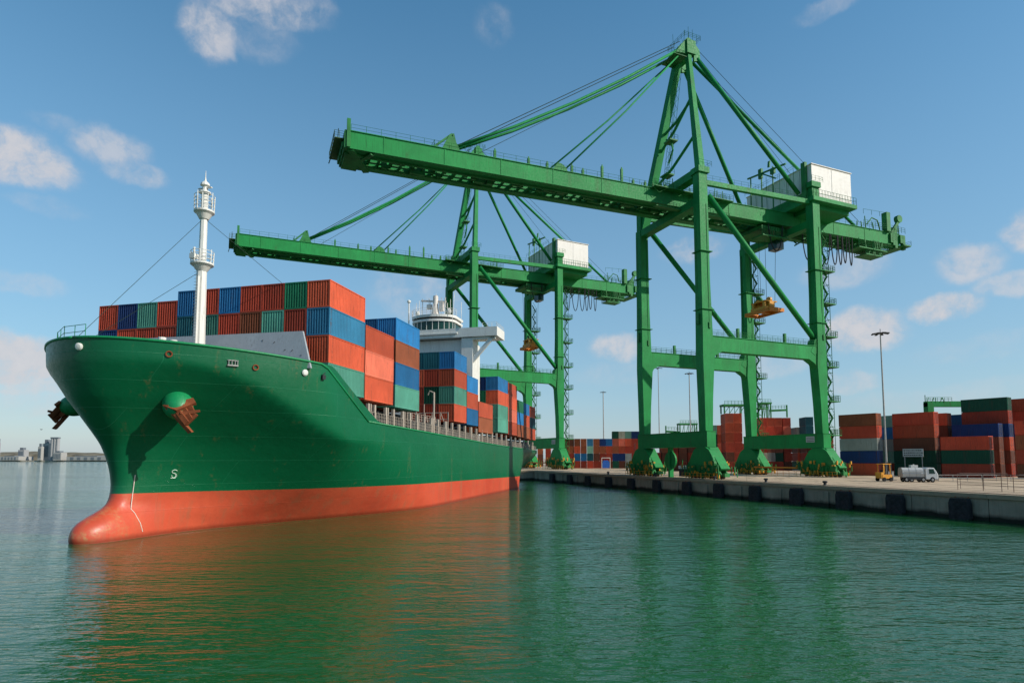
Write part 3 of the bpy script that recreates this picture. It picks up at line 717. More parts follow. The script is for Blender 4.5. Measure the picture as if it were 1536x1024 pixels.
m = MB(); m.box(70.5, 76, -9, 9, 30.25, 32.0); m.box(70.2, 70.5, -10, 9, 30.9, 31.15); m.build('bridge_deck', M['white'], br_)
# rounded wheelhouse
def round_wall(x, y, r, z0, z1, mat, name, parent, ry=1.0, n=26):
    m = MB(); pr = [(x - math.cos(R(a)) * r * .62, y + math.sin(R(a)) * r) for a in [-90 + 180 * k / n for k in range(n + 1)]] + [(x + 4, y + r), (x + 4, y - r)]
    m.prism(pr[::-1], 'z', z0, z1); return m.build(name, mat, parent)
wy = -3.9
wh = round_wall(74, wy, 4.3, 32.0, 33.9, M['glass'], 'wheelhouse_windows', br_)
for k in range(12):
    a = R(-90 + 180 * k / 11); x, y = 74 - math.cos(a) * 4.32 * .62, wy + math.sin(a) * 4.32; m = MB(); m.box(x - .05, x + .05, y - .05, y + .05, 32, 33.9); m.build('mullion', M['white'], wh)
round_wall(74, wy, 4.6, 33.9, 34.35, M['white'], 'wheelhouse_roof', br_)
round_wall(74, wy, 4.2, 34.352, 34.75, M['dark'], 'roof_recess', br_)
round_wall(74, wy, 4.7, 34.752, 35.25, M['white'], 'roof_parapet', br_)
m = MB()
P = [(74 - math.cos(R(a)) * 4.7 * .62, wy + math.sin(R(a)) * 4.7, 35.25) for a in range(-90, 91, 12)]
for a, b_ in zip(P, P[1:]): m.rail(a, b_, 1.3, 1.2, .035, 3)
m.build('roof_rail', M['white'], br_)
m = MB(); m.lathe((74, wy - .2, 35.2), [(.9, 0), (.55, 2.2), (.5, 4.4)], 10); m.beam((74, wy - 2.4, 38.3), (74, wy + 2.9, 38.8), .3, .3); m.box(73.6, 74.4, wy - 1.9, wy - 1.1, 36.5, 38.2)
for y in (-2.3, -1.5, 1.2, 2.6): m.tube([(74, wy + y, 37.2), (74, wy + y, 39.2)], .07, 5)
m.box(73.7, 74.3, wy + .6, wy + 1.6, 37, 37.9); m.build('radar_mast', paint('rusty_white', (.6, .55, .5), .6, 1, (.35, .1, .04), 3), br_)
m = MB(); m.tube([(72.5, wy + 4.9, 32), (72.5, wy + 4.9, 38.3)], .14, 6); m.ell((72.5, wy + 4.9, 38.4), .4, .4, .35, 10, 6)
for k in range(9):
    y = wy - 4.1 + k * 1.0; m.tube([(72 + (k % 3), y, 35.2), (72 + (k % 3), y, 36.2 + random.random() * 3.4)], .045, 4)
m.ell((73, wy - 3.4, 36.1), .5, .5, .55, 10, 8); m.ell((73, wy + 3.2, 36.0), .4, .4, .5, 10, 8); m.build('antenna', M['white'], br_)
m = MB(); m.tube([(70.4, -9.0, 33.2), (70.4, -9.4, 39)], .05, 4); m.tube([(70.4, -10.8, 32), (70.4, -10.8, 37)], .05, 4); m.build('signal_pole', M['white'], br_)
for z in (14, 17, 20, 23, 26.3):
    for y in range(-9, 10, 3):
        m = MB(); m.box(71.93, 72.0, y - .45, y + .45, z, z + .9); m.build('window', M['glass'], br_)

# containers aboard
shipM = Matrix.Translation((-37.3, 47.9, 0)) @ Matrix.Rotation(SRZ, 4, 'Z')
TN = {4: 'top', 3: 'third', 2: 'second', 1: 'bottom'}
CN = ['outermost', 'second', 'third', 'fourth', 'fifth', 'sixth', 'seventh', 'eighth', 'ninth', 'tenth', 'eleventh']
TH = 2.92
def ship_cont(s, Lc, col, tier, c, bay, dz=0, pitch=2.71, ext=''):
    y = -14.72 + pitch * (c + .5); p = shipM @ Vector((s, y, BASE(s) + .3 + (tier - 1) * 2.91 + dz))
    nm = CN[c] + ('' if c == 0 else ' from quay side')
    o = container(p, SRZ, Lc, col, '%s container, %s, %s tier, %s' % (col, bay, TN[tier], nm), 'containers stacked aboard the ship'); o.scale = (1, 1.115, 1.02)
X = {'R': 'bright red', 'O': 'orange red', 'D': 'dark red', 'B': 'blue', 'N': 'dark blue', 'G': 'green', 'T': 'teal', 'U': 'rust brown', 'S': 'salmon', 'K': 'dark teal', 'L': 'light blue', 'E': 'dark green'}
rows = {4: 'OGRRBRB', 3: 'LDTURTKRTNR', 2: 'ODRUBTRDRRN', 1: 'TR'}
for t_, r_ in rows.items():
    for c, k in enumerate(r_):
        dz = 1.9 if c >= 7 else 0
        if c >= 7 and t_ == 4: continue
        ship_cont(17.25, 7.65, X[k], t_, c, "ship's front stack row", dz)
bays = [(25.15, 7.5, "row just behind the ship's front row", {3: 'ORN', 2: 'SDB', 1: 'OTR'}),
        (33.25, 7.75, "ship's third row from the bow", {4: 'BBRO', 3: 'UDTB', 2: 'BRGR', 1: 'TOR'}),
        (55.8, 6.4, "row just behind the ship's lashing frames", {4: 'BKKN', 3: 'OROD', 2: 'TEDR', 1: 'ORD'}),
        (62.5, 6.5, "row just before the ship's bridge", {3: 'BND', 2: 'OTR', 1: 'BR'}),
        (69.6, 9.5, 'low stack beside the ship bridge house', {2: 'O', 1: 'U'}),
        (83.0, 8.3, "first row behind the ship's bridge", {4: 'BNDR', 3: 'OGTR', 2: 'TDR', 1: 'TTR'}),
        (91.6, 8.3, "second row behind the ship's bridge", {4: 'ORB', 3: 'ODT', 2: 'SBR', 1: 'OR'}),
        (100.5, 6.3, "third row behind the ship's bridge", {3: 'GDN', 2: 'BUR', 1: 'UO'}),
        (107.1, 6.6, "second row from the ship's stern", {3: 'BNR', 2: 'OUT', 1: 'UR'}),
        (114.0, 7.0, "row nearest the ship's stern", {3: 'ORB', 2: 'KOR', 1: 'OR'})]
for s, Lc, nm, rr in bays:
    for t_, r_ in rr.items():
        for c, k in enumerate(r_):
            if s == 69.6: 
                ship_cont(s, Lc, X[k], t_, c, nm, pitch=1.9) if False else container(shipM @ Vector((s, -13.45, BASE(s) + (t_ - 1) * TH - .6)), SRZ, Lc, X[k], '%s container, %s, %s tier' % (X[k], nm, 'upper' if t_ == 2 else 'lower'), 'containers stacked aboard the ship')
            else: ship_cont(s, Lc, X[k], t_, c, nm)

# ---------------------------------------------------------------- quay cranes
G, W = 31.9, 20.6
CRZ = math.atan2(.3889, .9213)
def make_crane():
    root = empty('quay_crane', (38.9, 120, QZ), CRZ)
    cm, co = M['crane'], M['crane_old']
    gs = .018
    gz = lambda u: 58.0 + u * gs       # underside of the boom girders
    GH = 3.0
    legn = {}
    for (u, v) in ((0, 0), (0, W), (G, 0), (G, W)):
        top = 62.6 if u == 0 and v == 0 else 65.2 if v == 0 else 57.6
        inn = 1 if u == 0 else -1
        m = MB()
        # tapering box leg: widest at the portal beam
        prof = [(6.6, 1.8, 2.0), (9.4, 1.8, 2.0), (16, 2.1, 2.1), (24.5, 2.9, 2.2), (29, 2.5, 2.2), (40, 2.15, 2.0), (top, 2.1, 1.9)]
        vs = []
        for h, a, b_ in prof:
            cu = u + inn * (a - 2.3) * .25
            for i, j in ((-1, -1), (1, -1), (1, 1), (-1, 1)): vs.append((cu + i * a / 2, v + j * b_ / 2, h))
        k = len(prof); m.add(vs, [(0, 3, 2, 1), tuple(4 * (k - 1) + i for i in range(4))] + [(4 * q + i, 4 * q + (i + 1) % 4, 4 * q + 4 + (i + 1) % 4, 4 * q + 4 + i) for q in range(k - 1) for i in range(4)])
        for h in (9.5, 20, 34, 46): 
            a = 2.75 if h > 15 else 2.45
            m.box(u - a / 2 - .12, u + a / 2 + .25, v - 1.36, v + 1.36, h, h + .14) if h in (34, 46) else None
        lg = m.build('leg', cm, root)
        t_ = MB(); t_.box(u - inn * 1.5 - .16, u - inn * 1.5 + .16, v - .3, v + .3, 31, 33.2); t_.tube([(u - 1.10, v + .35, 31), (u - 1.08, v + .35, 56)], .07, 5); t_.tube([(u - 1.10, v + .6, 31), (u - 1.08, v + .6, 56)], .05, 5)
        t_.tube([(u + .5, v - 1.08, 30), (u + .5, v - 1.0, 56)], .06, 5); t_.box(u + .3, u + .7, v - 1.3, v - 1.05, 30.2, 31.4); t_.build('cable_conduit', co, lg)
        if v == 0:
            c_ = MB(); c_.box(u - 1.4, u + 1.4, v - 1.3, v + 1.3, top, top + 1.2); c_.box(u - 1.45, u + 1.45, v - 1.35, v + 1.35, top - 3.2, top - .002) if False else None
            c_.rail((u - 1.7, v - 1.6, top + 1.2), (u + 1.7, v - 1.6, top + 1.2), 1.1, 1.1); c_.rail((u + 1.7, v - 1.6, top + 1.2), (u + 1.7, v + 1.6, top + 1.2), 1.1, 1.1)
            c_.build('leg_cap', cm, lg)
    # portal beams along the boom direction with haunches
    for v in (0, W):
        m = MB(); z0, z1 = 25.7, 28.7
        a, b_ = 1.2, G - 1.2
        m.prism([(a, z0 - 2.6), (a + .9, z0 - .9), (a + 2.6, z0), (b_ - 2.6, z0), (b_ - .9, z0 - .9), (b_, z0 - 2.6), (b_, z1), (a, z1)], 'y', v - .85, v + .85)
        m.box(a, b_, v - 1.0, v + 1.0, z1, z1 + .12); pb = m.build('portal_beam', cm, root)
        m = MB(); m.rail((a, v - 1.05, z1 + .12), (b_, v - 1.05, z1 + .12), 1.15, 1.5, .035, 3); m.rail((a, v + 1.05, z1 + .12), (b_, v + 1.05, z1 + .12), 1.15, 1.5, .035, 3)
        for q in (8, 21): m.box(q, q + .5, v - .9, v - .4, z1 + .12, z1 + 2.1)
        m.build('walkway_rail', co, pb)
        m = MB(); m.tube([(2.0, v, 58.4), (G - .6, v, 30.0)], .6, 14); m.build('diagonal_brace', cm, root, True)
        m = MB(); m.beam((G - 2.6, v, 27), (G + .2, v, 31.5), 1.5, 1.8); m.tube([(G - 1.2, v - .9, 29.4), (G - 1.2, v + .9, 29.4)], 1.0, 12); m.build('brace_joint', cm, root)
    # sill beams along the quay
    for u in (0, G):
        m = MB(); m.box(u - 1.1, u + 1.1, -1.4, W + 1.4, 6.3, 9.4); m.box(u - 1.2, u + 1.2, -1.5, W + 1.5, 9.4, 9.5); sb = m.build('sill_beam', cm, root)
        if u > 0:
            m = MB(); m.box(u - 1.16, u - 1.102, .9, 3.1, 7.6, 8.9); sg = m.build('sill_plaque', M['concrete_sign'], sb)
            m = MB()
            for r_ in range(3):
                for q in range(7): m.box(u - 1.18, u - 1.161, 1.05 + q * .28, 1.05 + q * .28 + .17, 7.75 + r_ * .38, 7.75 + r_ * .38 + .2)
            m.build('plaque_lettering', M['dark'], sg)
    # upper cross beams over / under the boom (along the quay)
    m = MB(); m.box(-1.0, 1.1, 1.3, W, 62.2, 63.9); m.box(-1.0, 1.0, .95, W + 1.0, 56.0, 57.6); m.box(-.9, .9, W - .8, W + .8, 57.6, 62.2); m.build('cross_beam', cm, root)
    m = MB(); m.box(G - 1.0, G + 1.0, 1.3, W, 62.6, 64.6); m.box(G - 1.0, G + 1.0, .95, W + 1.0, 56.2, 57.8); m.box(G - .9, G + .9, W - .8, W + .8, 57.8, 62.6); m.build('cross_beam', cm, root)
    for v in (0, W):
        m = MB(); m.beam((1.2, v, 61.0), (G - 1.2, v, 61.9), .8, 1.0); m.build('upper_chord', cm, root)
        m = MB(); m.rail((1.4, v, 61.7), (G - 1.4, v, 62.5), 1.1, 2, .03, 2); m.build('walkway_rail', co, root)
    # boom girders
    U0, U1 = -70.0, 70.0
    for v in (6.0, 11.8):
        m = MB(); 
        vs = []
        for u in (U0, U1):
            for dv, z in ((0, gz(u)), (1.5, gz(u)), (1.5, gz(u) + GH), (0, gz(u) + GH)): vs.append((u, v + dv, z))
        m.add(vs, [(0, 1, 2, 3), (4, 7, 6, 5), (0, 4, 5, 1), (1, 5, 6, 2), (2, 6, 7, 3), (3, 7, 4, 0)])
        vs = []
        for u in (U0, U1):
            for dv, z in ((-.18, gz(u) + GH), (1.68, gz(u) + GH), (1.68, gz(u) + GH + .12), (-.18, gz(u) + GH + .12)): vs.append((u, v + dv, z))
        m.add(vs, [(0, 1, 2, 3), (4, 7, 6, 5), (0, 4, 5, 1), (1, 5, 6, 2), (2, 6, 7, 3), (3, 7, 4, 0)])
        vs = []
        for u in (U0, U1):
            for dv, z in ((-.15, gz(u) - .12), (1.65, gz(u) - .12), (1.65, gz(u)), (-.15, gz(u))): vs.append((u, v + dv, z))
        m.add(vs, [(0, 1, 2, 3), (4, 7, 6, 5), (0, 4, 5, 1), (1, 5, 6, 2), (2, 6, 7, 3), (3, 7, 4, 0)])
        for u in range(-64, 70, 11):
            m.box(u, u + .18, v - .07, v, gz(u) + .05, gz(u) + GH - .05)
        m.build('boom_girder', cm, root)
    # underside: rails, ties, walkway gratings
    m = MB()
    for u in range(-66, 70, 4):
        z = gz(u); m.box(u, u + .5, 7.5, 11.8, z + .5, z + 1.1)
        m.beam((u + 2, 7.5, z + .5), (u + 2, 11.8, z + .5), .3, .5)
    for v in (7.9, 11.3): m.beam((U0, v, gz(U0) - .2), (U1, v, gz(U1) - .2), .25, .5)
    for k in range(46):
        u = random.uniform(-64, 66); v = random.uniform(7.7, 11.0); l_ = random.uniform(.5, 3.2); m.box(u, u + l_, v, v + random.uniform(.3, .9), gz(u) - random.uniform(-.1, .55), gz(u) + random.uniform(.6, 1.5))
    for v in (8.4, 9.7, 11.0): m.beam((U0, v, gz(U0) + .55), (U1, v, gz(U1) + .55), .35, .12)
    for v in (8.9, 10.6): m.beam((U0, v, gz(U0) + .2), (U1, v, gz(U1) + .2), .16, .2)
    m.build('boom_bracing', co, root)
    m = MB()
    for (v0, v1) in ((13.35, 14.2),):
        vs = []
        for u in (U0, U1):
            z = gz(u) + .3
            vs += [(u, v0, z), (u, v1, z), (u, v1, z + .12), (u, v0, z + .12)]
        m.add(vs, [(0, 1, 2, 3), (4, 7, 6, 5), (0, 4, 5, 1), (1, 5, 6, 2), (2, 6, 7, 3), (3, 7, 4, 0)])
        m.rail((U0, v1, gz(U0) + .4), (U1, v1, gz(U1) + .4), 1.1, 2.5, .035, 3)
    for u in range(-66, 70, 6): m.beam((u, 13.3, gz(u) + .0), (u, 14.2, gz(u) + .35), .1, .15)
    m.build('boom_walkway', co, root)
    for v in (6.05, 13.2):
        m = MB(); m.rail((U0 + .5, v, gz(U0) + GH + .12), (-3, v, gz(-3) + GH + .12), 1.2, 2.6, .035, 2); m.build('boom_rail', co, root)
        m = MB(); m.rail((46, v, gz(46) + GH + .12), (U1, v, gz(U1) + GH + .12), 1.2, 2.2, .035, 2); m.build('boom_rail', co, root)
    # boom tip: end beam, platform, sheaves
    m = MB(); z = gz(U0)
    m.box(U0 - .6, U0, 5.8, 13.5, z - .1, z + GH); m.box(U0 - .25, U0 + .35, 5.55, 6.0, z, z + GH + 2.0)
    m.beam((U0 + .5, 6.2, z - .2), (U0 + 4.2, 13.1, z - .3), 1.1, .4); m.beam((U0 + .5, 13.1, z - .2), (U0 + 4.2, 6.2, z - .3), .8, .3)
    m.box(U0 - .3, U0 + 2.4, 7.4, 13.3, z - .45, z - .13)
    for v in (7.4, 9.5, 11.5, 13): m.tube([(U0 - .9, v, z + .9), (U0 - .6, v + .01, z + .9)], .7, 12)
    m.build('boom_tip', co, root)
    m = MB(); m.box(U0 - 2.2, U0 - .62, 6.4, 14.6, z + 1.6, z + 1.72)
    m.rail((U0 - 2.2, 6.4, z + 1.72), (U0 - 2.2, 14.6, z + 1.72), 1.2, 1.3, .04, 3); m.rail((U0 - 2.2, 6.4, z + 1.72), (U0 - .6, 6.4, z + 1.72), 1.2, .8, .04, 3)
    for v in (7, 10.4, 14): m.tube([(U0 - 1.6, v, z + 1.72), (U0 - 1.5, v, z + 3.6)], .06, 4)
    m.tube([(U0 - 2.0, 14.0, z + 1.6), (U0 - 2.3, 14.3, z + .6)], .1, 5); m.build('tip_platform', M['rust_green'], root)
    # stay brackets on the boom
    def bracket(u, big):
        m = MB(); z = gz(u) + GH + .12
        for v in (6.7, 12.5):
            m.prism([(u - 1.6, z), (u + 2.0, z), (u + 1.6, z + 1.0), (u + .6, z + (2.7 if big else 1.6)), (u - .2, z + (2.9 if big else 1.7))], 'y', v - .3, v + .3)
            if big:
                m.beam((u - 3.2, v, z), (u + .4, v, z + 3.3), .3, .35); m.beam((u + 1.5, v, z), (u + .6, v, z + 3.4), .35, .4)
        m.beam((u + .5, 6.7, z + (3.0 if big else 1.3)), (u + .5, 12.5, z + (3.0 if big else 1.3)), .45, .45)
        if big: m.rail((u - 3, 6.2, z), (u - 3, 14.2, z), 1.3, 1.5, .05, 2)
        m.build('stay_bracket', co, root)
    bracket(-51.8, True); bracket(-29.4, False)
    # equipment posts along the boom top
    for u, h in ((-43, 1.7), (-36, 1.4), (-24, 1.2), (-19.5, 2.7), (-14.8, 3.0), (-12, 1.0), (-9, 1.1), (-5, 1.4), (-32, 1.2), (-26.5, 1.6), (-7, 1.0)):
        z = gz(u) + GH + .12; m = MB(); m.box(u - .22, u + .22, 6.3, 6.75, z, z + h); m.box(u - .1, u + .1, 6.4, 6.6, z + h, z + h + .35); m.build('equipment_post', co, root)
    for u in (-10.5, -6, -3.8): z = gz(u) + GH; m = MB(); m.box(u, u + 1.4, 8, 12, z, z + .9); m.build('equipment_box', co, root)
    m = MB()
    for k in range(46):
        u = random.uniform(-9, 12); v = random.uniform(4.4, 13.4); z = gz(u) + GH; h = random.uniform(.7, 2.4); m.beam((u, v, z), (u + random.uniform(-.3, .3), v, z + h), .1, .14)
    for v in (4.4, 5.4): m.rail((-8, v, gz(0) + GH - .1), (13, v, gz(0) + GH - .1), 1.2, 1.1, .045, 3)
    m.box(-8, 13, 4.3, 5.9, gz(0) + GH - .3, gz(0) + GH - .15)
    for k in range(4): m.tube([(-8 + k * 5, 5.0, gz(0) + GH - .3), (-6.6 + k * 5, 5.0, gz(0) + GH - 1.3), (-4.8 + k * 5, 5.0, gz(0) + GH - .3)], .07, 5)
    m.build('pylon_walkway', co, root)
    # pylon (A-frame) legs and apex
    AX, AY, AZ = 5.2, W / 2, 97.0
    m = MB(); m.beam((.4, .4, 63.8), (AX - .2, AY - 1.5, AZ - 1), 1.35, 1.5, .9, 1.1, side=(1, 0, 0)); m.build('pylon_leg', cm, root)
    m = MB(); m.beam((.2, W - .4, 57.7), (AX - .6, AY + 1.3, AZ - .5), 1.9, 1.7, 1.5, 1.7, side=(1, 0, 0)); m.build('pylon_leg', cm, root)
    m = MB()
    def pl(k, near): 
        a, b_ = (Vector((.4, .4, 63.8)), Vector((AX - .2, AY - 1.5, AZ - 1))) if near else (Vector((.2, W - .4, 57.7)), Vector((AX - .6, AY + 1.3, AZ - .5)))
        return a.lerp(b_, k)
    for k0, k1 in ((.30, .22), (.60, .55), (.62, .44)):
        a, b_ = pl(k0, True), pl(k1, False); mid = (a + b_) / 2 + Vector((0, 0, -.8)); m.tube([a, mid, b_], .32, 8)
    m.build('pylon_tie', cm, root)
    m = MB(); m.box(AX - 1.2, AX + 1.2, AY - 2.6, AY + 2.6, AZ - 1.6, AZ + 1.6); m.prism([(AX - 4.2, AZ - 2.2), (AX - 1.0, AZ - 1.6), (AX + .6, AZ + 1.6), (AX - 1.2, AZ + 1.8)], 'y', AY - 2.2, AY - 1.7)
    m.prism([(AX - 4.2, AZ - 2.2), (AX - 1.0, AZ - 1.6), (AX + .6, AZ + 1.6), (AX - 1.2, AZ + 1.8)], 'y', AY + 1.7, AY + 2.2)
    m.prism([(AX + .8, AZ + 1.4), (AX + .8, AZ - 3.2), (AX + 2.6, AZ - 2.6), (AX + 2.4, AZ - .2)], 'y', AY - 2.4, AY - 1.9); m.prism([(AX + .8, AZ + 1.4), (AX + .8, AZ - 3.2), (AX + 2.6, AZ - 2.6), (AX + 2.4, AZ - .2)], 'y', AY + 1.9, AY + 2.4)
    for dv in (-1.4, -.5, .5, 1.4): m.tube([(AX + .2, AY + dv - .15, AZ + 1.9), (AX + .2, AY + dv + .15, AZ + 1.9)], .95, 14)
    m.build('apex_head', cm, root)
    m = MB(); z = AZ + 1.6
    for a, b_ in (((-2.2, -3), (2.2, -3)), ((2.2, -3), (2.2, 3)), ((2.2, 3), (-2.2, 3)), ((-2.2, 3), (-2.2, -3))): m.rail((AX + a[0], AY + a[1], z), (AX + b_[0], AY + b_[1], z), 1.2, 1.2, .045, 3)
    for k in range(8):
        x, y = AX + random.uniform(-2, 2), AY + random.uniform(-2.6, 2.6); m.tube([(x, y, z), (x + random.uniform(-.2, .2), y, z + random.uniform(1.5, 3.6))], .05, 4)
    m.box(AX - 4.6, AX - 1.2, AY - 2.3, AY + 2.3, AZ - 2.6, AZ - 2.5); m.rail((AX - 4.6, AY - 2.3, AZ - 2.5), (AX - 1.4, AY - 2.3, AZ - 2.5), 1.1, .9, .04, 2)
    m.tube([(AX + 2.2, AY - 1, z - 1), (AX + 3.4, AY - 1, z - 2), (AX + 3.2, AY - 1, z - 3.4)], .12, 6)
    m.build('apex_platform', co, root)
    # lattice ladder tower between pylon legs
    m = MB(); c0 = Vector((1.2, 13.5, 61.5)); c1 = Vector((4.0, 11.2, 92))
    for du, dv in ((-.5, -.5), (.5, -.5), (.5, .5), (-.5, .5)): m.tube([c0 + Vector((du, dv, 0)), c1 + Vector((du, dv, 0))], .05, 4)
    for k in range(26):
        a = c0.lerp(c1, k / 26); b_ = c0.lerp(c1, (k + 1) / 26); sg = 1 if k % 2 else -1
        m.tube([a + Vector((.5 * sg, -.5, 0)), b_ + Vector((-.5 * sg, -.5, 0))], .04, 4); m.tube([a + Vector((-.5, .5 * sg, 0)), b_ + Vector((-.5, -.5 * sg, 0))], .04, 4)
    for k in (.12, .22, .48): a = c0.lerp(c1, k); m.box(a.x - 1.1, a.x + 1.1, a.y - 1.2, a.y + 1.2, a.z, a.z + .3); m.rail((a.x - 1.1, a.y - 1.2, a.z + .3), (a.x + 1.1, a.y - 1.2, a.z + .3), 1.1, 1, .045, 2)
    a = c0.lerp(c1, .46); m.tube([(a.x, a.y + 1.5, a.z + 2), (a.x, a.y - .3, a.z + 1), (a.x, a.y - .8, a.z - 1.5), (a.x, a.y + .8, a.z - 4)], .22, 6)
    m.build('ladder_tower', co, root)
    # stays
    for dv in (6.7, 12.5):
        s_ = -1 if dv < 10 else 1; top = (AX - 3.4, AY + s_ * 1.9, AZ - 1.4)
        m = MB(); a = Vector((-50.8, AY + s_ * .75, gz(-51) + GH + 2.2)); b_ = Vector(top); mid = (a + b_) / 2 + Vector((0, 0, -1.6))
        m.tube([a, (a * .75 + b_ * .25) + Vector((0, 0, -1.2)), mid, (a * .25 + b_ * .75) + Vector((0, 0, -1.2)), b_], .30, 8); m.build('forestay', cm, root, True)
        m = MB(); a = Vector((-27.6 if s_ < 0 else -30.8, dv, gz(-29) + GH + 1.2)); b_ = Vector((AX - 3.2, AY + s_ * 1.9, AZ - 2.6)); m.tube([a, (a + b_) / 2 + Vector((0, 0, -.6)), b_], .17, 8); m.build('forestay', cm, root, True)
        m = MB(); m.tube([(AX + 1.8, AY + s_ * 2.1, AZ - 2.2), (G - 1.5, 2.2 if s_ < 0 else W - 2.2, 64.6)], .48, 12); m.build('backstay', cm, root, True)
    m = MB(); m.tube([(AX + 2.2, AY, AZ - 1.6), (62.5, AY, gz(62) + GH + .4)], .38, 10); m.build('backstay', cm, root, True)
    m = MB(); m.tube([(AX + 2.2, AY - 2.1, AZ - 1.6), (G + 8, 5.8, 64.9)], .05, 4)
    for dv in (-1, 1): m.tube([(AX - 2, AY + dv, AZ + 1.7), (-50, AY + dv, gz(-50) + GH + 2.6)], .075, 4); m.tube([(AX + .6, AY + dv, AZ + 2.6), (60, AY + dv, gz(60) + GH + 3)], .06, 4)
    m.tube([(AX - 3.5, AY, AZ - 2), (-48, AY, gz(-48) + GH + .6)], .05, 4); m.build('boom_hoist_rope', M['cable'], root)
    # machinery house
    h0 = 62.9
    m = MB(); m.box(G - 1.4, 44.5, -1.6, W + .4, h0 - 1.0, h0 - .1); m.box(G + 1.3, 44.0, .2, W - .5, h0 - 2.0, h0 - 1.0); m.build('house_platform', cm, root)
    m = MB(); m.box(G - .9, 43.6, -.9, 18.6, h0, h0 + 7.6); m.box(G - 1.1, 43.8, -1.1, 18.8, h0 + 7.6, h0 + 7.75)
    for k in range(1, 6): m.box(G - .98, G - .9, -.9 + k * 3.25, -.9 + k * 3.25 + .12, h0, h0 + 7.6)
    m.box(G + 5.4, G + 5.5, -.96, -.9, h0 + 1, h0 + 7.6); mh = m.build('machinery_house', M['house'], root)
    m = MB(); m.box(G - .99, G - .91, 3, 4.1, h0, h0 + 2.1); m.build('house_door', M['galv'], mh)
    m = MB()
    m.rail((G - 1.3, -1.5, h0 - .1), (44.4, -1.5, h0 - .1), 1.7, .9, .05, 2); m.rail((44.4, -1.5, h0 - .1), (44.4, W, h0 - .1), 1.2, 1.2, .04, 2); m.rail((G - 1.35, -1.5, h0 - .1), (G - 1.35, W, h0 - .1), 1.2, 1.5, .04, 2)
    m.build('platform_rail', co, mh)
    m = MB()     # service derrick on the roof side
    z = h0 - .1
    for v in (9, 12.5, 16): m.beam((G - 2.2, v, z), (G - 2.0, v, z + 11.5), .22, .22)
    m.beam((G - 2.2, 5, z + 10.2), (G - 2.0, 17, z + 11.8), .35, .35); m.beam((G - 2.2, 8, z + 8), (G - 2.0, 13, z + 11.6), .3, .3); m.beam((G - 2.2, 10, z + 11.7), (G - 2.0, 10, z + 13.2), .3, .6)
    m.box(G - 2.3, G - 1.7, 8.4, 9.6, z + 9.6, z + 11); m.box(G - 2.4, G - 1.8, 12.2, 13.2, z + 10, z + 12.4)
    for v in (3, 5, 7, 11, 14.4, 18): m.tube([(G - 2.1, v, z), (G - 2.1, v, z + random.uniform(6, 10))], .06, 4)
    m.rail((G - 2.1, 3, z + 7.6), (G - 2.1, 18, z + 7.6), 1.1, 1.5, .04, 2); m.build('service_derrick', co, root)
    m = MB(); m.box(G - 1.7, G - .95, .2, 1.3, z - 1, z + 8.6); m.build('cable_mast', co, root)
    # rear clutter at the girder end
    m = MB(); z = gz(66) + GH
    m.box(64.5, 65.9, 5.2, 6.6, z, z + 5.0); m.beam((67, 6, z), (70.8, 6, z + 4.4), .5, .7); m.tube([(70.2, 5.6, z + 4.2), (70.2, 6.6, z + 4.2)], 1.0, 12); m.box(68, 69.6, 6, 13, z, z + 1.8)
    for k in range(26):
        u = random.uniform(57, 71.5); v = random.uniform(5.4, 14); h = random.uniform(.8, 3.2); m.beam((u, v, z), (u + random.uniform(-.5, .5), v, z + h), .12, .2)
    for k in range(10): u = random.uniform(66, 71.5); m.box(u, u + .9, 5.5, 6.3, z - random.uniform(1, 4), z - .2)
    m.rail((56, 5.3, z + .2), (71.5, 5.3, z + .2), 1.5, 1.4, .05, 3); m.rail((56, 5.3, z + 3.2), (65, 5.3, z + 3.6), 1.2, 3, .05, 1)
    m.box(69.9, 72.6, 4.6, 15, gz(70) - .4, gz(70) - .1); m.rail((72.6, 4.6, gz(70) - .1), (72.6, 15, gz(70) - .1), 1.2, 1.4, .05, 3)
    m.tube([(58, 6, z + 1), (60, 6, z + 3), (62, 6, z + 2.6), (62.8, 6, z + .4)], .16, 6); m.build('rear_gear', co, root)
    # festoon service platform hung under the rear girder
    def hung(u0, u1, v0, v1, zt, drop, name):
        m = MB(); zb = zt - drop
        m.box(u0, u1, v0, v1, zb, zb + .25)
        for u in (u0, (u0 + u1) / 2, u1):
            for v in (v0, v1): m.tube([(u, v, zb), (u, v, zt)], .09, 4)
        for v in (v0, v1): m.rail((u0, v, zb + .25), (u1, v, zb + .25), 1.3, .7, .05, 3)
        for u in (u0, u1): m.rail((u, v0, zb + .25), (u, v1, zb + .25), 1.3, .8, .05, 3)
        for k in range(8): u = random.uniform(u0, u1); m.beam((u, v0, zb + .2), (u + random.uniform(-1, 1), v0, zt), .12, .12)
        return m.build(name, co, root)
    hung(54, 64.5, 5.4, 9.5, gz(60) - .1, 2.4, 'service_platform'); hung(57, 63, 5.8, 9.0, gz(60) - 2.5, 1.3, 'service_platform')
    for k in range(22):
        m = MB(); u = random.uniform(30, 58); m.beam((u, random.uniform(6, 14), gz(u) - .1), (u + random.uniform(-.3, .3), random.uniform(6, 14), gz(u) - random.uniform(.6, 1.8)), .15, .3)
        m.build('hanger_bracket', co, root)
    m = MB(); m.box(-7.5, 0, 4.8, 6.0, gz(0) - 1.3, gz(0) - 1.15); m.rail((-7.5, 4.8, gz(0) - 1.15), (-1.4, 4.8, gz(0) - 1.15), 1.1, .9, .05, 3); m.build('hung_walkway', co, root); m = MB(); m.box(2, 12, 4.6, 5.8, gz(0) - 1.3, gz(0) - 1.15); m.rail((2, 4.6, gz(0) - 1.15), (12, 4.6, gz(0) - 1.15), 1.1, .9, .05, 3)
    m.build('hung_walkway', co, root)
    # festoon loops
    m = MB(); u = 36.2
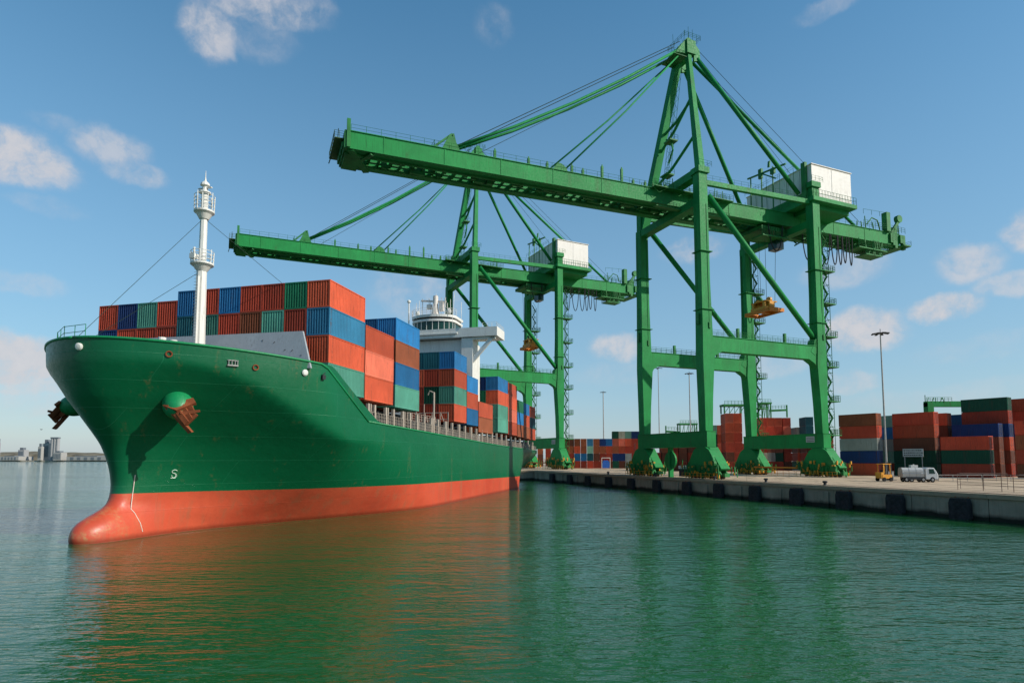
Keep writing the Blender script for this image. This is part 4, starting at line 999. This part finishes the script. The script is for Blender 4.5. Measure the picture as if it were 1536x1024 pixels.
    for w_, dp in ((1.9, 5.4),) :
        pass
    loops = [(18.5, 21.0, 5.0)] + [(35.2, 38.4, 7.2), (39.0, 40.7, 7.8), (41.4, 44.4, 7.6), (44.8, 47.0, 7.4), (47.2, 48.6, 7.2), (48.8, 50.2, 6.6), (51.0, 52.2, 7.0)]
    loops[0] = (24.6, 29.0, 6.2)
    for a, b_, dp in loops:
        m = MB(); z = gz(a) - .3; P = [(a + (b_ - a) * k / 12, 5.9, z - dp * (1 - (2 * k / 12 - 1) ** 2) ** .6) for k in range(13)]; m.tube(P, .13, 5); m.build('festoon_cable', M['black'], root)
    # trolley, cab
    m = MB(); ut = 27; z = gz(ut)
    m.box(ut - 4, ut + 3.4, 6.4, 14.3, z - 1.5, z - .65)
    for k in range(14): m.beam((ut - 4 + k * .55, 6.3, z - .7), (ut - 4 + k * .55 + random.uniform(-.3, .3), 6.3, z - 3.0), .13, .13)
    m.rail((ut - 4.2, 6.0, z - 3.1), (ut + 3.4, 6.0, z - 3.1), 1.2, .8, .05, 3); m.box(ut - 4.4, ut + 3.6, 5.6, 9, z - 3.4, z - 3.1); tr = m.build('trolley', co, root)
    m = MB(); m.box(ut + 1.0, ut + 3.2, 6.8, 9.4, z - 5.4, z - 3.42); m.build('operator_cab', M['glass'], tr)
    # hoist ropes and spreader
    zs = 39.6
    for du in (-1.7, 1.7):
        for dv in (-2.6, 2.6): m = MB(); m.tube([(ut + du, AY + dv, z - 1.5), (ut + du * .75, AY + dv * .8, zs + .7)], .06, 4); m.build('hoist_rope', M['cable'], root)
    sp_ = empty('spreader', (ut, AY, zs)); sp_.parent = root
    m = MB(); m.box(-1.6, 1.6, -.6, .6, -1.4, -.85); m.box(-2.3, -1.7, -3.4, 3.4, -1.6, -.9); m.box(1.7, 2.3, -3.4, 3.4, -1.6, -.9); m.box(-2.2, 2.2, -3.9, -3.2, -1.65, -.85); m.box(-2.2, 2.2, 3.2, 3.9, -1.65, -.85); m.build('spreader_frame', M['amber'], sp_)
    m = MB(); m.box(-2.0, 2.0, -2.2, 2.2, -.84, -.2); m.box(-.8, .9, -2.4, -.5, -.2, 1.0); m.box(-.9, .7, .5, 2.6, -.2, .8); m.box(-1.9, 1.9, -2.2, 2.2, 1.01, 1.2)
    for v in (-1.6, 1.6): m.tube([(-.3, v, 1.5), (.3, v, 1.5)], .7, 12); m.box(-1.8, -1.2, v - .3, v + .3, -.2, 1.0)
    m.build('head_block', M['yellow'], sp_)
    m = MB(); m.beam((0, .2, 1.1), (0, 1.4, 2.7), .5, .8); m.tube([(-.3, 1.6, 2.6), (.3, 1.6, 2.6)], .5, 10); m.build('cable_tub', co, sp_)
    # stair tower on the outer side of the landward leg
    for v in (0, W):
        st = MB(); u0 = G + 1.75; sgn = 1
        for du, dv in ((0, -.8), (1.5, -.8), (0, .8), (1.5, .8)): st.tube([(u0 + du, v + dv, 3), (u0 + du, v + dv, 55 if v == 0 else 54)], .08, 4)
        for k in range(26):
            z = 3 + 2 * k; e = 1 if k % 2 else 0
            st.beam((u0 + 1.5 * e, v - .3, z), (u0 + 1.5 * (1 - e), v - .3, z + 2), .08, .5, side=(0, 0, 1)); st.tube([(u0 + 1.5 * e, v - .8, z + 1), (u0 + 1.5 * (1 - e), v - .8, z + 3)], .05, 4)
            st.tube([(u0, v - .8, z), (u0 + 1.5, v - .8, z)], .05, 4); st.tube([(u0 + 1.5, v - .8, z), (u0 + 1.5, v + .8, z)], .05, 4)
        for z in (9, 16.5, 24.2, 31, 38.5, 46):
            st.box(u0 - .3, u0 + 3.0, v - 1.3, v + 1.2, z, z + .22)
            st.rail((u0 - .3, v - 1.3, z + .2), (u0 + 3.0, v - 1.3, z + .2), 1.2, .7, .05, 3); st.rail((u0 + 3, v - 1.3, z + .2), (u0 + 3, v + 1.2, z + .2), 1.2, .7, .05, 3)
        st.build('stair_tower', co, root)
    # bogies
    for (u, v) in ((0, 0), (0, W), (G, 0), (G, W)):
        b_ = empty('bogie', (u, v, 0)); b_.parent = root
        m = MB(); m.prism([(-4.5, 1.7), (-4.3, 2.3), (-3.0, 4.6), (-2.2, 5.7), (-1.2, 6.28), (1.2, 6.28), (2.2, 5.7), (3.0, 4.6), (4.3, 2.3), (4.5, 1.7), (3.4, 1.5), (-3.4, 1.5)], 'x', -1.45, 1.25)
        for s_ in (-1, 1): m.beam((.2, s_ * 1.5, 6.1), (.2, s_ * 4.75, 1.9), 2.2, .5, side=(1, 0, 0))
        m.build('equaliser_beam', cm, b_)
        m = MB()
        for s_ in (-1, 1):
            m.prism([(s_ * 2.6 - 2.3, .9), (s_ * 2.6 - 1.6, 1.75), (s_ * 2.6 + 1.6, 1.75), (s_ * 2.6 + 2.3, .9), (s_ * 2.6 + 2.1, .55), (s_ * 2.6 - 2.1, .55)], 'x', -.95, -.65)
            m.prism([(s_ * 2.6 - 2.3, .9), (s_ * 2.6 - 1.6, 1.75), (s_ * 2.6 + 1.6, 1.75), (s_ * 2.6 + 2.3, .9), (s_ * 2.6 + 2.1, .55), (s_ * 2.6 - 2.1, .55)], 'x', .65, .95)
            for q in (-1.6, -.55, .55, 1.6): m.box(-1.5, -.98, s_ * 2.6 + q - .35, s_ * 2.6 + q + .35, .6, 1.5)
        m.box(-.6, .6, -5.5, -4.9, .5, 1.2); m.box(-.6, .6, 4.9, 5.5, .5, 1.2)
        m.build('wheel_truck', co, b_)
        for s_ in (-1, 1):
            for q in (-1.6, -.55, .55, 1.6):
                m = MB(); m.lathe((0, 0, 0), [(.50, -.3), (.50, -.2), (.42, -.18), (.42, .18), (.50, .2), (.50, .3)], 16, 'x'); w_ = m.build('wheel', M['rustdark'], b_); w_.location = (0, s_ * 2.6 + q, .56)
        m = MB()
        for k in range(60):
            x = random.choice((-1.9, -1.7, 2.0, random.uniform(-1.8, 1.8))); y = random.uniform(-5.4, 5.4)
            z = random.uniform(.1, 3.0); m.box(x - .12, x + .12, y - .13, y + .13, z, z + random.uniform(.25, .9))
        m.rail((-2.1, -5.2, .02), (-2.1, 5.2, .02), 1.1, 1.2, .05, 2); m.build('yellow_guard', M['yellow'], b_)
        m = MB()
        for k in range(64):
            x = random.choice((-2.0, -1.75, 2.1, 2.4)); y = random.uniform(-5.6, 5.6); z = random.uniform(0, 1.8)
            m.beam((x, y, z), (x + random.uniform(-.2, .2), y + random.uniform(-.3, .3), z + random.uniform(.6, 2.2)), .14, .14)
        m.rail((-2.2, -5.4, 1.6), (-2.2, 5.4, 1.6), 1.1, 1.4, .045, 2); m.box(-1.9, -1.3, 2.2, 3.4, 1.5, 2.8); m.box(-1.9, -1.3, -4.6, -3.4, 1.3, 2.4)
        m.tube([(-1.4, -3.6, 3.1), (-2.0, -3.6, 3.1)], .7, 12); m.build('bogie_gear', co, b_)
    # yellow drag beam between the two landward feet and cable reel
    m = MB(); m.beam((G - 2.2, 5, 1.9), (G - 2.2, W - 3, 1.9), .3, .35); m.rail((G - 2.2, 5.5, .02), (G - 2.2, W - 5, .02), 1.2, 1.6, .05, 2); m.build('yellow_barrier', M['amber'], root)
    m = MB(); m.tube([(-.2, W / 2 + 1.2, 3.6), (.2, W / 2 + 1.2, 3.6)], 1.9, 24); m.box(-.5, .5, W / 2 + .9, W / 2 + 1.5, 0, 6.3); m.build('cable_reel', M['crane'], root)
    m = MB(); m.box(-1.1, 1.1, 5, 7.4, .3, 1.9); m.build('drive_cabinet', M['dark'], root); m = MB(); m.box(-1.15, 1.15, 4.9, 7.5, 1.9, 2.5); m.build('cabinet_lid', M['white'], root)
    return root
M['rust_green'] = paint('rusty_green_platform', (.06, .12, .045), .7, 1., (.30, .09, .03), 3, .4)
M['rustdark'] = paint('dark_rusty_steel', (.07, .045, .03), .7, .8, (.2, .06, .02), 3, .4)
crane1 = make_crane(); tag(crane1, 'big green container crane at right, its long boom reaching over the ship', 'crane', 'green cranes on the quay')
crane2 = copy_tree(crane1); crane2.location = (-13.1, 203, QZ); crane2.rotation_euler.z = CRZ + R(3.2); crane2.scale = (1.06, 1.2, 1.2)
tag(crane2, 'green container crane behind the ship, partly hidden by its white bridge', 'crane', 'green cranes on the quay')

# ---------------------------------------------------------------- container yard
YA = math.atan2(-.84, .54)        # long axis of the right-hand yard stacks (towards the camera, to the right)
def ystack(px, Y, cols, phrase, yaw='side', Lc=8.7, z0=QZ + .03, H=2.82, seq=None):
    """cols from the bottom up. side: px is the near long-side corner; end: px is the centre of the end that faces us"""
    TNn = ['bottom', 'second from bottom', 'third from bottom', 'fourth from bottom', 'fifth from bottom', 'sixth from bottom']
    for i, c in enumerate(cols):
        if c is None: continue
        tn = 'top' if i == len(cols) - 1 else TNn[i]
        lab = '%s container, %s of the %s' % (c, tn, phrase)
        z = z0 + i * TH * (H / 2.82)
        if yaw == 'side':
            a = Vector((math.cos(YA), math.sin(YA), 0)); nn = Vector((-a.y, a.x, 0))   # nn points away from us
            corner = Vector((xof(px, Y), Y, z)); p = corner - a * Lc + nn * 1.2
            container(p, YA, Lc, c, lab, 'containers stacked in the yard', 'far', H)
        else:
            p = Vector((xof(px, Y), Y, z)); rz = math.atan2(1, .12)
            container(p, rz, Lc, c, lab, 'containers stacked in the yard', None, H)
# right hand yard
ystack(1318, 139, ['orange red', 'dark blue', 'grey', 'bright red', 'rust brown'], 'stack just right of the near crane')
ystack(1344, 147, ['dark red', 'pale green', 'grey', 'blue', 'pale green'], 'stack partly behind the tall lamp post')
ystack(1366, 152, ['brown', 'dark red', 'orange red', 'dark red'], 'low stack just right of the lamp post')
ystack(1405, 135, ['dark green', 'dark green', 'brown', 'orange red', 'bright red'], 'stack behind the tank truck')
ystack(1425, 139, ['dark red', 'dark green', 'bright red', 'brown', 'orange red'], 'narrow stack right of the truck stack')
ystack(1462, 142, ['dark red', 'dark green', 'dark red', 'dark red', 'blue'], 'stack under the green crane arm')
ystack(1486, 124.5, ['dark red', 'dark green', 'bright red'], 'three high stack behind the handrail')
ystack(1502, 130, ['brown', 'brown', 'brown', 'dark blue'], 'four high stack with blue on top')
ystack(1518, 131, ['dark red', 'brown', 'orange red', 'dark blue', 'dark red', 'dark green'], 'tall dark green topped stack at right')
ystack(1546, 134, ['dark red', 'rust brown', 'dark red', 'dark blue', 'bright red', 'orange red'], 'tallest stack at the right edge')
ystack(1612, 115, ['rust brown', 'dark red', 'rust brown', 'bright red'], 'near stack cut by the right edge')
# middle yard behind the crane legs (ends face the water)
mid = [(960, 190, ['dark red', 'rust brown', 'bright red']), (973, 190, ['rust brown', 'dark red']), (986, 190, ['dark red', 'dark red']), (999, 190, ['dark red', 'brown', 'rust brown']), (1012, 190, ['brown', 'dark red', 'dark red']),
       (1025, 190, ['dark red', 'brown', 'brown', 'brown']), (1038, 190, ['brown', 'dark red', 'brown', 'brown']), (1051, 190, ['rust brown', 'dark red', 'brown']),
       (1071, 192, ['dark red', 'brown', 'dark green', 'dark green', 'pale green']), (1083.5, 192, ['brown', 'salmon', 'salmon', 'orange red', 'salmon']),
       (1096, 180, ['dark red', 'brown', 'dark red', 'orange red', 'orange red', 'salmon']), (1109, 180, ['brown', 'dark red', 'dark red', 'bright red', 'orange red', 'orange red']),
       (1122, 192, ['dark red', 'brown', 'dark red']), (1134, 200, ['brown', 'dark red', 'brown', 'orange red', 'bright red']),
       (1146, 200, ['grey', 'cream', 'dark red', 'bright red', 'orange red', 'bright red']), (1158, 200, ['dark red', 'grey', 'brown', 'dark red', 'bright red', 'orange red']), (1170, 200, ['dark red', 'dark green', 'brown', 'dark red', 'bright red', 'orange red']),
       (1183, 200, ['brown', 'dark red', 'dark red', 'dark red', 'salmon', 'dark red']), (1203, 205, ['dark green', 'dark red', 'brown', 'grey', 'grey']), (1217, 196, ['brown', 'dark red', 'brown', 'dark teal', 'dark teal', 'dark teal']),
       (1232, 196, ['dark red', 'brown', 'dark red', 'brown']), (1246, 190, ['dark red', 'dark red', 'rust brown', 'dark red'])]
ph = ['stack at the near crane left foot', 'second stack right of that crane foot', 'third stack behind the near crane sill', 'fourth stack behind the near crane sill', 'fifth stack behind the near crane sill',
      'stack under left half of the small gantry', 'stack under right half of the small gantry', 'stack hidden behind the big crane foot', 'pale green topped stack by front leg', 'narrow salmon stack beside the orange one',
      'orange stack under the lattice box, left column', 'orange stack under the lattice box, right column', 'low stack behind the third crane leg', 'stack just right of the third crane leg', 'first red stack between the rear crane legs',
      'second red stack between the rear crane legs', 'third red stack between the rear crane legs', 'fourth stack between the rear crane legs', 'grey topped stack left of the sill plaque', 'teal topped stack touching the right crane leg',
      'stack behind the right crane foot', 'stack right of the right crane foot']
for (px, Y, cols), p_ in zip(mid, ph): ystack(px, Y, cols, p_, 'end', 6.06)
# far yard seen between the two cranes
far = [('rust brown', 'bright red', 'rust brown', 'brown'), ('dark red', None, 'rust brown', 'brown'), ('dark red', 'blue', 'orange red', 'rust brown'), ('dark red', 'blue', 'rust brown', 'rust brown'), ('bright red', 'dark teal', 'pale green', 'light blue'),
       ('dark red', 'brown', 'rust brown', 'rust brown'), ('dark red', 'dark red', 'rust brown', 'dark blue'), ('brown', 'dark red', 'orange red', 'blue'), ('dark green', 'dark blue', 'rust brown', 'salmon', 'dark green'), ('brown', 'dark blue', 'orange red', 'salmon', 'cream'),
       ('grey', 'grey', 'bright red', 'orange red', 'pale green'), ('brown', 'dark red', 'dark red', 'dark red', 'dark blue'), ('rust brown', 'brown', 'dark red', 'dark red', 'dark blue')]
for i, cols in enumerate(far):
    cols = [c or 'dark red' for c in cols]
    ystack(847 + i * 9.6, 237, cols, 'far row between cranes, %s stack from left' % ords[i], 'end', 6.06)
for i, cols in enumerate([('dark red', 'brown', 'rust brown'), ('brown', 'dark red', 'dark red'), ('dark red', 'rust brown', 'brown')]):
    ystack(810 + i * 12, 290, list(cols), 'distant group behind the far crane, %s stack' % ords[i], 'end', 6.06)

# plain small things on the quay ------------------------------------------------
def lamp_mast(px, Ytop, Y, label, r=.16, n=8):
    t = at(px, Ytop, Y); x = xof(px, Y, QZ); h = t.z - QZ
    root = empty('light_mast', (x, Y, QZ)); tag(root, label, 'lamp post', 'tall light masts in the port')
    m = MB(); m.lathe((0, 0, 0), [(.5, 0), (.5, .5), (r * 1.6, .55), (r * 1.5, h * .3), (r, h)], 10); m.build('mast_pole', M['galv'], root)
    m = MB(); m.lathe((0, 0, h), [(.2, -.08), (.9, 0), (.9, .06), (.2, .15)], 14); m.tube([(0, 0, h), (0, 0, h + .9)], .06, 5); m.build('lamp_crown', M['dark'], root)
    for k in range(n):
        a = 2 * math.pi * k / n; m = MB(); m.beam((math.cos(a) * .8, math.sin(a) * .8, h + .05), (math.cos(a) * 1.6, math.sin(a) * 1.6, h - .1), .4, .16); m.build('floodlight', M['dark'], root)
    return root
lamp_mast(1331, 500, 118, 'tall slender light mast on the quay beside the tank truck', .115)
lamp_mast(906, 588, 300, 'distant light mast above the far container stacks between the cranes', .2)
lamp_mast(1037, 560, 215, 'light mast seen between the left legs of the near crane', .16)
lamp_mast(990, 552, 225, 'thin light mast just right of the near crane left leg', .12, 4)
lamp_mast(1376, 612, 141, 'short thin mast rising in front of the truck stack', .08, 4) if False else None
lamp_mast(843.5, 566, 290, 'thin light mast seen through the far crane legs', .12, 4) if False else None
# small yard gantry frames
def gantry(px, Y, z, w, h, arm, label):
    root = empty('yard_crane', (xof(px, Y, z), Y, z)); tag(root, label, 'crane')
    m = MB()
    for x in (-w / 2, w / 2):
        for y in (0, 3): m.beam((x, y, 0), (x, y, h), .35, .35)
    for k in range(4): m.beam((-w / 2 + k * w / 4, 0, 0), (-w / 2 + (k + 1) * w / 4, 0, h), .15, .15); m.tube([(-w / 2 + k * w / 4, 0, 0), (-w / 2 + k * w / 4, 0, h)], .1, 4)
    m.build('lattice_frame', M['crane_old'], root)
    m = MB(); m.box(-w / 2 - .3, w / 2 + .3, -.4, 3.4, h, h + .6); m.rail((-w / 2, -.4, h + .6), (w / 2, -.4, h + .6), 1, 1, .06, 2); m.build('top_deck', M['crane_old'], root)
    if arm:
        s_ = 1 if arm > 0 else -1
        m = MB(); m.beam((s_ * w / 2, 1, h * .55), (s_ * w / 2 + arm, 1, h * .6), .7, .7); m.beam((s_ * w / 2 + arm, 1, h * .1), (s_ * w / 2 + arm, 1, h * .95), .4, .4); m.rail((s_ * w / 2, .6, h * .65), (s_ * w / 2 + arm, .6, h * .7), 1.1, 1, .06, 2); m.build('crane_arm', M['crane_old'], root)
gantry(1033, 222, 13.3, 6.2, 6.0, -5, 'small green lattice gantry above stacks, left of the front crane leg')
gantry(1102, 182, 20.6, 6.2, 2.2, 0, 'green lattice box resting on top of the tall orange stack')
gantry(1150, 206, 20.6, 3, 5, 6, 'small green yard crane arm standing over the red stacks between rear legs')
# green reach crane arm at the right over the stacks
gx = xof(1428, 140); root = empty('reach_crane', (gx, 142, 17.6)); tag(root, 'green jib arm poking out beside the tall dark green topped stack', 'crane')
m = MB(); m.box(-3.8, 6.5, -.6, .8, 1.6, 2.9); m.box(-3.8, -2.4, -.7, .9, -.6, 2.6); m.build('jib', M['crane'], root)
m = MB(); m.rail((-4, -.6, 2.9), (2, -.6, 2.9), .9, .9, .05, 2); m.tube([(-3.9, 0, 2.9), (-3.9, 0, 4.4)], .1, 4)
for k in range(5): m.beam((-3.8 + k, -.6, 2.6), (-3.8 + k + random.uniform(-.7, .7), -.6, 3.8), .12, .12)
m.build('jib_rail', M['crane_old'], root)
for v_ in (-3, 5.5): 
    m = MB(); m.box(v_ - .2, v_ + .2, -.2, .4, -14.6, 1.6); m.build('jib_support', M['crane_old'], root)
# sign board on the stack face behind the truck
a = Vector((math.cos(YA), math.sin(YA), 0)); 
sgx = at(1374, 677, 139)
root = empty('notice_board', (sgx.x - 1.9, 137.2, 8.3), YA * 0 - .82); tag(root, 'grey white notice board with lines of dark text behind the truck', 'sign')
m = MB(); m.box(-2.0, 2.0, -.1, 0, -.9, .9); m.build('board', M['concrete_sign'], root)
m = MB()
for r_ in range(3):
    x = -1.8
    while x < 1.6:
        w_ = random.uniform(.1, .35); m.box(x, x + w_, -.13, -.102, .4 - r_ * .52, .62 - r_ * .52); x += w_ + .1
m.build('board_text', M['dark'], root)
for x in (-1.7, 1.7):
    m = MB(); m.box(x - .08, x + .08, -.0, .12, -5.3, -.9); m.build('board_post', M['galv'], root)

# tank truck
def truck():
    p = at(1378, 727, 104); root = empty('tank_truck', (p.x, 104, QZ), R(-14)); root.scale = (.70, .8, .9); tag(root, 'silver grey tank truck parked on the quay right of the tall light mast', 'truck')
    m = MB(); prof = [(-1.15, .95), (-1.3, 1.6), (-1.15, 2.35), (-.6, 2.75), (.6, 2.75), (1.15, 2.35), (1.3, 1.6), (1.15, .95)]
    m.prism(prof, 'x', -3.9, .85); t = m.build('tank_body', M['trailer'], root)
    m = MB()
    for x in (-3.92, -2.4, -.9, .75): m.prism([(a_ * 1.02, b_ * 1.01) for a_, b_ in prof], 'x', x, x + .12)
    m.box(-3.6, .5, -1.36, -1.3, 1.9, 2.0); m.build('tank_band', M['galv'], t)
    m = MB(); m.box(-1.7, -.2, -.6, .6, 2.75, 3.25); m.box(-1.0, -.8, -.1, .1, 3.25, 3.4); m.build('tank_hatch', M['white'], root)
    m = MB(); m.prism([(1.15, .55), (3.75, .55), (3.85, 1.5), (3.55, 2.0), (3.0, 2.75), (1.5, 2.8), (1.15, 2.6)], 'y', -1.15, 1.15); cab = m.build('cab', M['white_clean'], root)
    bv = cab.modifiers.new('b', 'BEVEL'); bv.width = .12; bv.segments = 3
    m = MB(); m.prism([(3.64, 1.75), (3.70, 1.8), (3.20, 2.6), (3.12, 2.55)], 'y', -.95, .95); m.build('windscreen', M['glass'], cab)
    m = MB(); m.prism([(1.9, 1.65), (3.2, 1.65), (2.85, 2.5), (1.9, 2.5)], 'y', -1.19, -1.14); m.build('side_window', M['glass'], cab)
    m = MB(); m.box(3.75, 3.95, -1.1, 1.1, .4, .9); m.build('bumper', M['galv'], cab)
    for y in (-.8, .8): m = MB(); m.box(3.84, 3.9, y - .18, y + .18, .95, 1.2); m.build('headlight', M['white'], cab)
    m = MB(); m.box(-3.8, 3.2, -.45, .45, .6, .95); m.box(-2.9, .2, -1.25, -.9, .5, 1.0); m.build('chassis', M['dark'], root)
    for x in (-3.0, -1.9, 2.6, .6):
        for y in (-1.05, 1.05):
            m = MB(); m.lathe((0, 0, 0), [(.2, -.17), (.48, -.17), (.52, -.1), (.52, .1), (.48, .17), (.2, .17)], 18, 'y'); w_ = m.build('wheel', M['tyre'], root); w_.location = (x, y, .52)
            m = MB(); m.lathe((0, 0, 0), [(.27, -.19), (.27, .19)], 12, 'y'); m.build('rim', M['galv'], w_)
M['white_clean'] = paint('cab_white', (.60, .60, .58), .35, .2, (.2, .15, .1), 2, .06)
truck()
# yellow forklift
def forklift():
    p = at(1327, 724, 108); root = empty('forklift', (p.x, 108, QZ), R(15)); tag(root, 'small yellow forklift with open frame cab at the foot of the tall mast', 'forklift')
    m = MB(); m.box(-1.1, 1.0, -.7, .7, .5, 1.2); m.box(-1.3, -.7, -.65, .65, .6, 1.6); m.build('chassis', M['yellow'], root)
    m = MB()
    for x in (-.8, .7):
        for y in (-.6, .6): m.beam((x, y, 1.2), (x * .9, y, 3.0), .1, .1)
    m.box(-.95, .85, -.75, .75, 3.0, 3.12); m.build('cab_frame', M['yellow'], root)
    m = MB()
    for y in (-.35, .35): m.beam((1.15, y, .1), (1.15, y, 3.4), .14, .14)
    m.box(1.2, 1.3, -.6, .6, .3, .9); m.box(1.3, 2.3, -.4, -.25, .15, .22); m.box(1.3, 2.3, .25, .4, .15, .22); m.build('lift_mast', M['dark'], root)
    m = MB(); m.box(-.5, -.1, -.3, .3, 1.2, 1.4); m.box(-.6, -.45, -.3, .3, 1.4, 2.0); m.build('seat', M['black'], root)
    for x in (-.8, .7):
        for y in (-.7, .7): m = MB(); m.lathe((0, 0, 0), [(.12, -.13), (.36, -.13), (.36, .13), (.12, .13)], 14, 'y'); w_ = m.build('wheel', M['tyre'], root); w_.location = (x, y, .36)
forklift()
m = MB(); m.box(-.5, .5, -.4, .4, 0, 1.6); m.box(-.55, .55, -.45, .45, 1.6, 1.68); m.box(-.3, .3, -.43, -.4, .3, 1.3); o = m.build('control_cabinet', M['galv']); p = at(1338, 724, 110); o.location = (p.x + .3, 111, QZ); tag(o, 'grey metal cabinet at the base of the tall light mast', 'cabinet')
# blue tank in the far yard
p = at(907, 700, 228); root = empty('site_tank', (p.x, 226, QZ)); tag(root, 'small bright blue rounded tank in a white frame before far stacks', 'tank')
m = MB(); m.prism([(-1.2, .3), (1.2, .3), (1.4, 1.2), (1.3, 2.4), (.8, 3.2), (-.8, 3.2), (-1.3, 2.4), (-1.4, 1.2)], 'y', -1.2, 1.2); m.build('tank_shell', M['blue_plain'], root)
m = MB()
for x in (-1.6, 1.5): m.box(x, x + .15, -1.2, -1.0, 0, 4.0)
m.box(-1.6, 1.65, -1.2, -1.0, 4.0, 4.2); m.build('tank_frame', M['white'], root)
# quay handrail (right)
root = empty('quay_handrail', (0, 0, 0)); tag(root, 'thin rusty steel handrail of posts and bars near the quay edge', 'railing')
m = MB()
def hp(px, Y): return Vector((xof(px, Y), Y, QZ))
q = [hp(1437, 79), hp(1475, 76.6), hp(1503, 74.6), hp(1521, 73.2), hp(1560, 71)]
for a_, b_ in zip(q, q[1:]): m.rail(a_, b_, 2.1, 1.9, .045, 3)
m.rail(hp(1441, 82), hp(1512, 80), 2.1, 2.8, .035, 3)
m.build('rail_bars', flat('rusty_rail', (.20, .13, .10), .6), root)
m = MB(); m.rail((xof(1408, 108), 108, QZ), (xof(1560, 108), 108, QZ), 1.1, 2.5, .05, 2); o = m.build('far_handrail', M['galv']); tag(o, 'low grey handrail running right from the truck before the stacks', 'railing')
# bollards on the quay edge
b0 = None
for i, y in enumerate((90, 101, 113, 131, 150)):
    p = Vector((qx(y), y, QZ + .06)) + QN * .6
    if b0 is None:
        m = MB(); m.lathe((0, 0, 0), [(.32, 0), (.22, .15), (.2, .35), (.36, .5), (.36, .62), (.2, .7)], 12); b0 = o = m.build('mooring_bollard', M['dark'])
    else: o = b0.copy(); C.objects.link(o)
    o.location = p; tag(o, 'small dark mooring bollard on the quay edge, %s from the right' % ords[i], 'bollard', 'bollards along the quay edge')

# ---------------------------------------------------------------- far shore
m = MB(); vs = []; random.seed(3)
pts = [(-1750, 1150), (-1200, 1165), (-700, 1180), (-300, 1230), (200, 1400)]
poly = [(x, y) for x, y in pts] + [(200, 2600), (-2600, 2600), (-2600, 1200)]
m.add([(x, y, 2.0) for x, y in poly] + [(x, y, -2) for x, y in poly], [tuple(range(len(poly)))] + [(i, (i + 1) % len(poly), (i + 1) % len(poly) + len(poly), i + len(poly)) for i in range(len(poly))])
tag(m.build('far_shore', flat('shore_sand', (.30, .27, .22), .9, 0, .3, .02)), kind='structure')
m = MB(); n = 90
top = []
for i in range(n + 1):
    x = -2000 + 1900 * i / n; y = 1200 + (x + 1700) * .03; h = 16 + 4 * math.sin(i * .37) * math.sin(i * .11) + random.uniform(-2, 3); top.append((x, y, h))
vs = []
for x, y, h in top: vs += [(x, y, 1.9), (x, y + 14, h * .7), (x, y + 45, h), (x, y + 200, 1.9)]
m.add(vs, [(4 * i + k, 4 * i + 4 + k, 4 * i + 5 + k, 4 * i + 1 + k) for i in range(n) for k in range(3)])
o = m.build('far_woods', flat('distant_wood', (.15, .13, .09), .9, 0, .5, .06)); tag(o, kind='stuff', label='low far off band of brown green trees along the opposite shore', cat='woodland')
def silo(px, w, y0, y1, Y, label, mat, shape):
    p = at(px, y1, Y); z1 = p.z; W_ = w * Y / 900; root = empty('silo_tower' if shape == 'round' else 'harbour_building', (p.x, Y, 2)); tag(root, label, 'silo' if shape == 'round' else 'building')
    h = z1 - 2; m = MB()
    if shape == 'round':
        for k in (-1, 0, 1): m.lathe((k * W_ / 3, 0, 0), [(W_ / 5, 0), (W_ / 5, h * .94)], 12)
        m.build('silo_shell', mat, root); m = MB(); m.box(-W_ / 2, W_ / 2, -W_ / 5, W_ / 5, h * .94, h); m.build('head_house', M['shore_dark'], root)
    else:
        m.box(-W_ / 2, W_ / 2, 0, W_, 0, h * .82); m.build('building_walls', mat, root)
        m = MB(); m.box(-W_ * .3, W_ * .25, 1, W_ * .7, h * .82, h); m.build('roof_house', M['shore_dark'], root)
        m = MB()
        for k in range(5): m.box(-W_ * .4 + k * W_ * .17, -W_ * .4 + k * W_ * .17 + W_ * .08, -.4, 0, h * .15, h * .7)
        m.build('window_strip', M['shore_dark'], root)
M['shore_dark'] = flat('far_dark_wall', (.14, .16, .18), .8); M['shore_light'] = flat('far_pale_wall', (.34, .33, .31), .8); M['shore_mid'] = flat('far_grey_wall', (.30, .30, .30), .8)
silo(83.5, 12, 684, 655.5, 1180, 'tall round grey silo group, highest on the far shore', M['shore_mid'], 'round')
silo(69.5, 9, 684, 659, 1185, 'pale stepped building just left of the round silos on far shore', M['shore_light'], 'box')
silo(60, 5, 684, 665, 1170, 'narrow pale block, left end of the far silo cluster', M['shore_light'], 'box')
silo(86, 12, 684, 676, 1165, 'low white shed at the foot of the round silos', M['shore_light'], 'box')
silo(14, 28, 684, 683, 1165, 'long low pale shed near the left end of the far shore', M['shore_light'], 'box')
silo(32, 9, 684, 671, 1190, 'grey lumpy industrial plant on far shore, left of the silo cluster', M['shore_mid'], 'box')
silo(130, 60, 684, 683.2, 1165, 'very long low pale warehouse on far shore near the ship stem', M['shore_light'], 'box')
silo(-1, 2, 684, 658, 1190, 'thin chimney at the very left edge of the far shore', M['shore_mid'], 'box')
# bird
p = at(62, 644, 220); m = MB()
m.ell((0, 0, 0), .5, .16, .15, 8, 6); m.add([(-.1, 0, .05), (.2, 0, .05), (.1, .8, .35), (-.1, .75, .35)], [(0, 1, 2, 3)]); m.add([(-.1, 0, .05), (-.1, -.75, .35), (.1, -.8, .35), (.2, 0, .05)], [(0, 1, 2, 3)])
o = m.build('seabird', M['dark']); o.location = p; o.scale = (.8, .8, .8); tag(o, 'tiny dark bird flying in the sky left of the ship', 'bird')
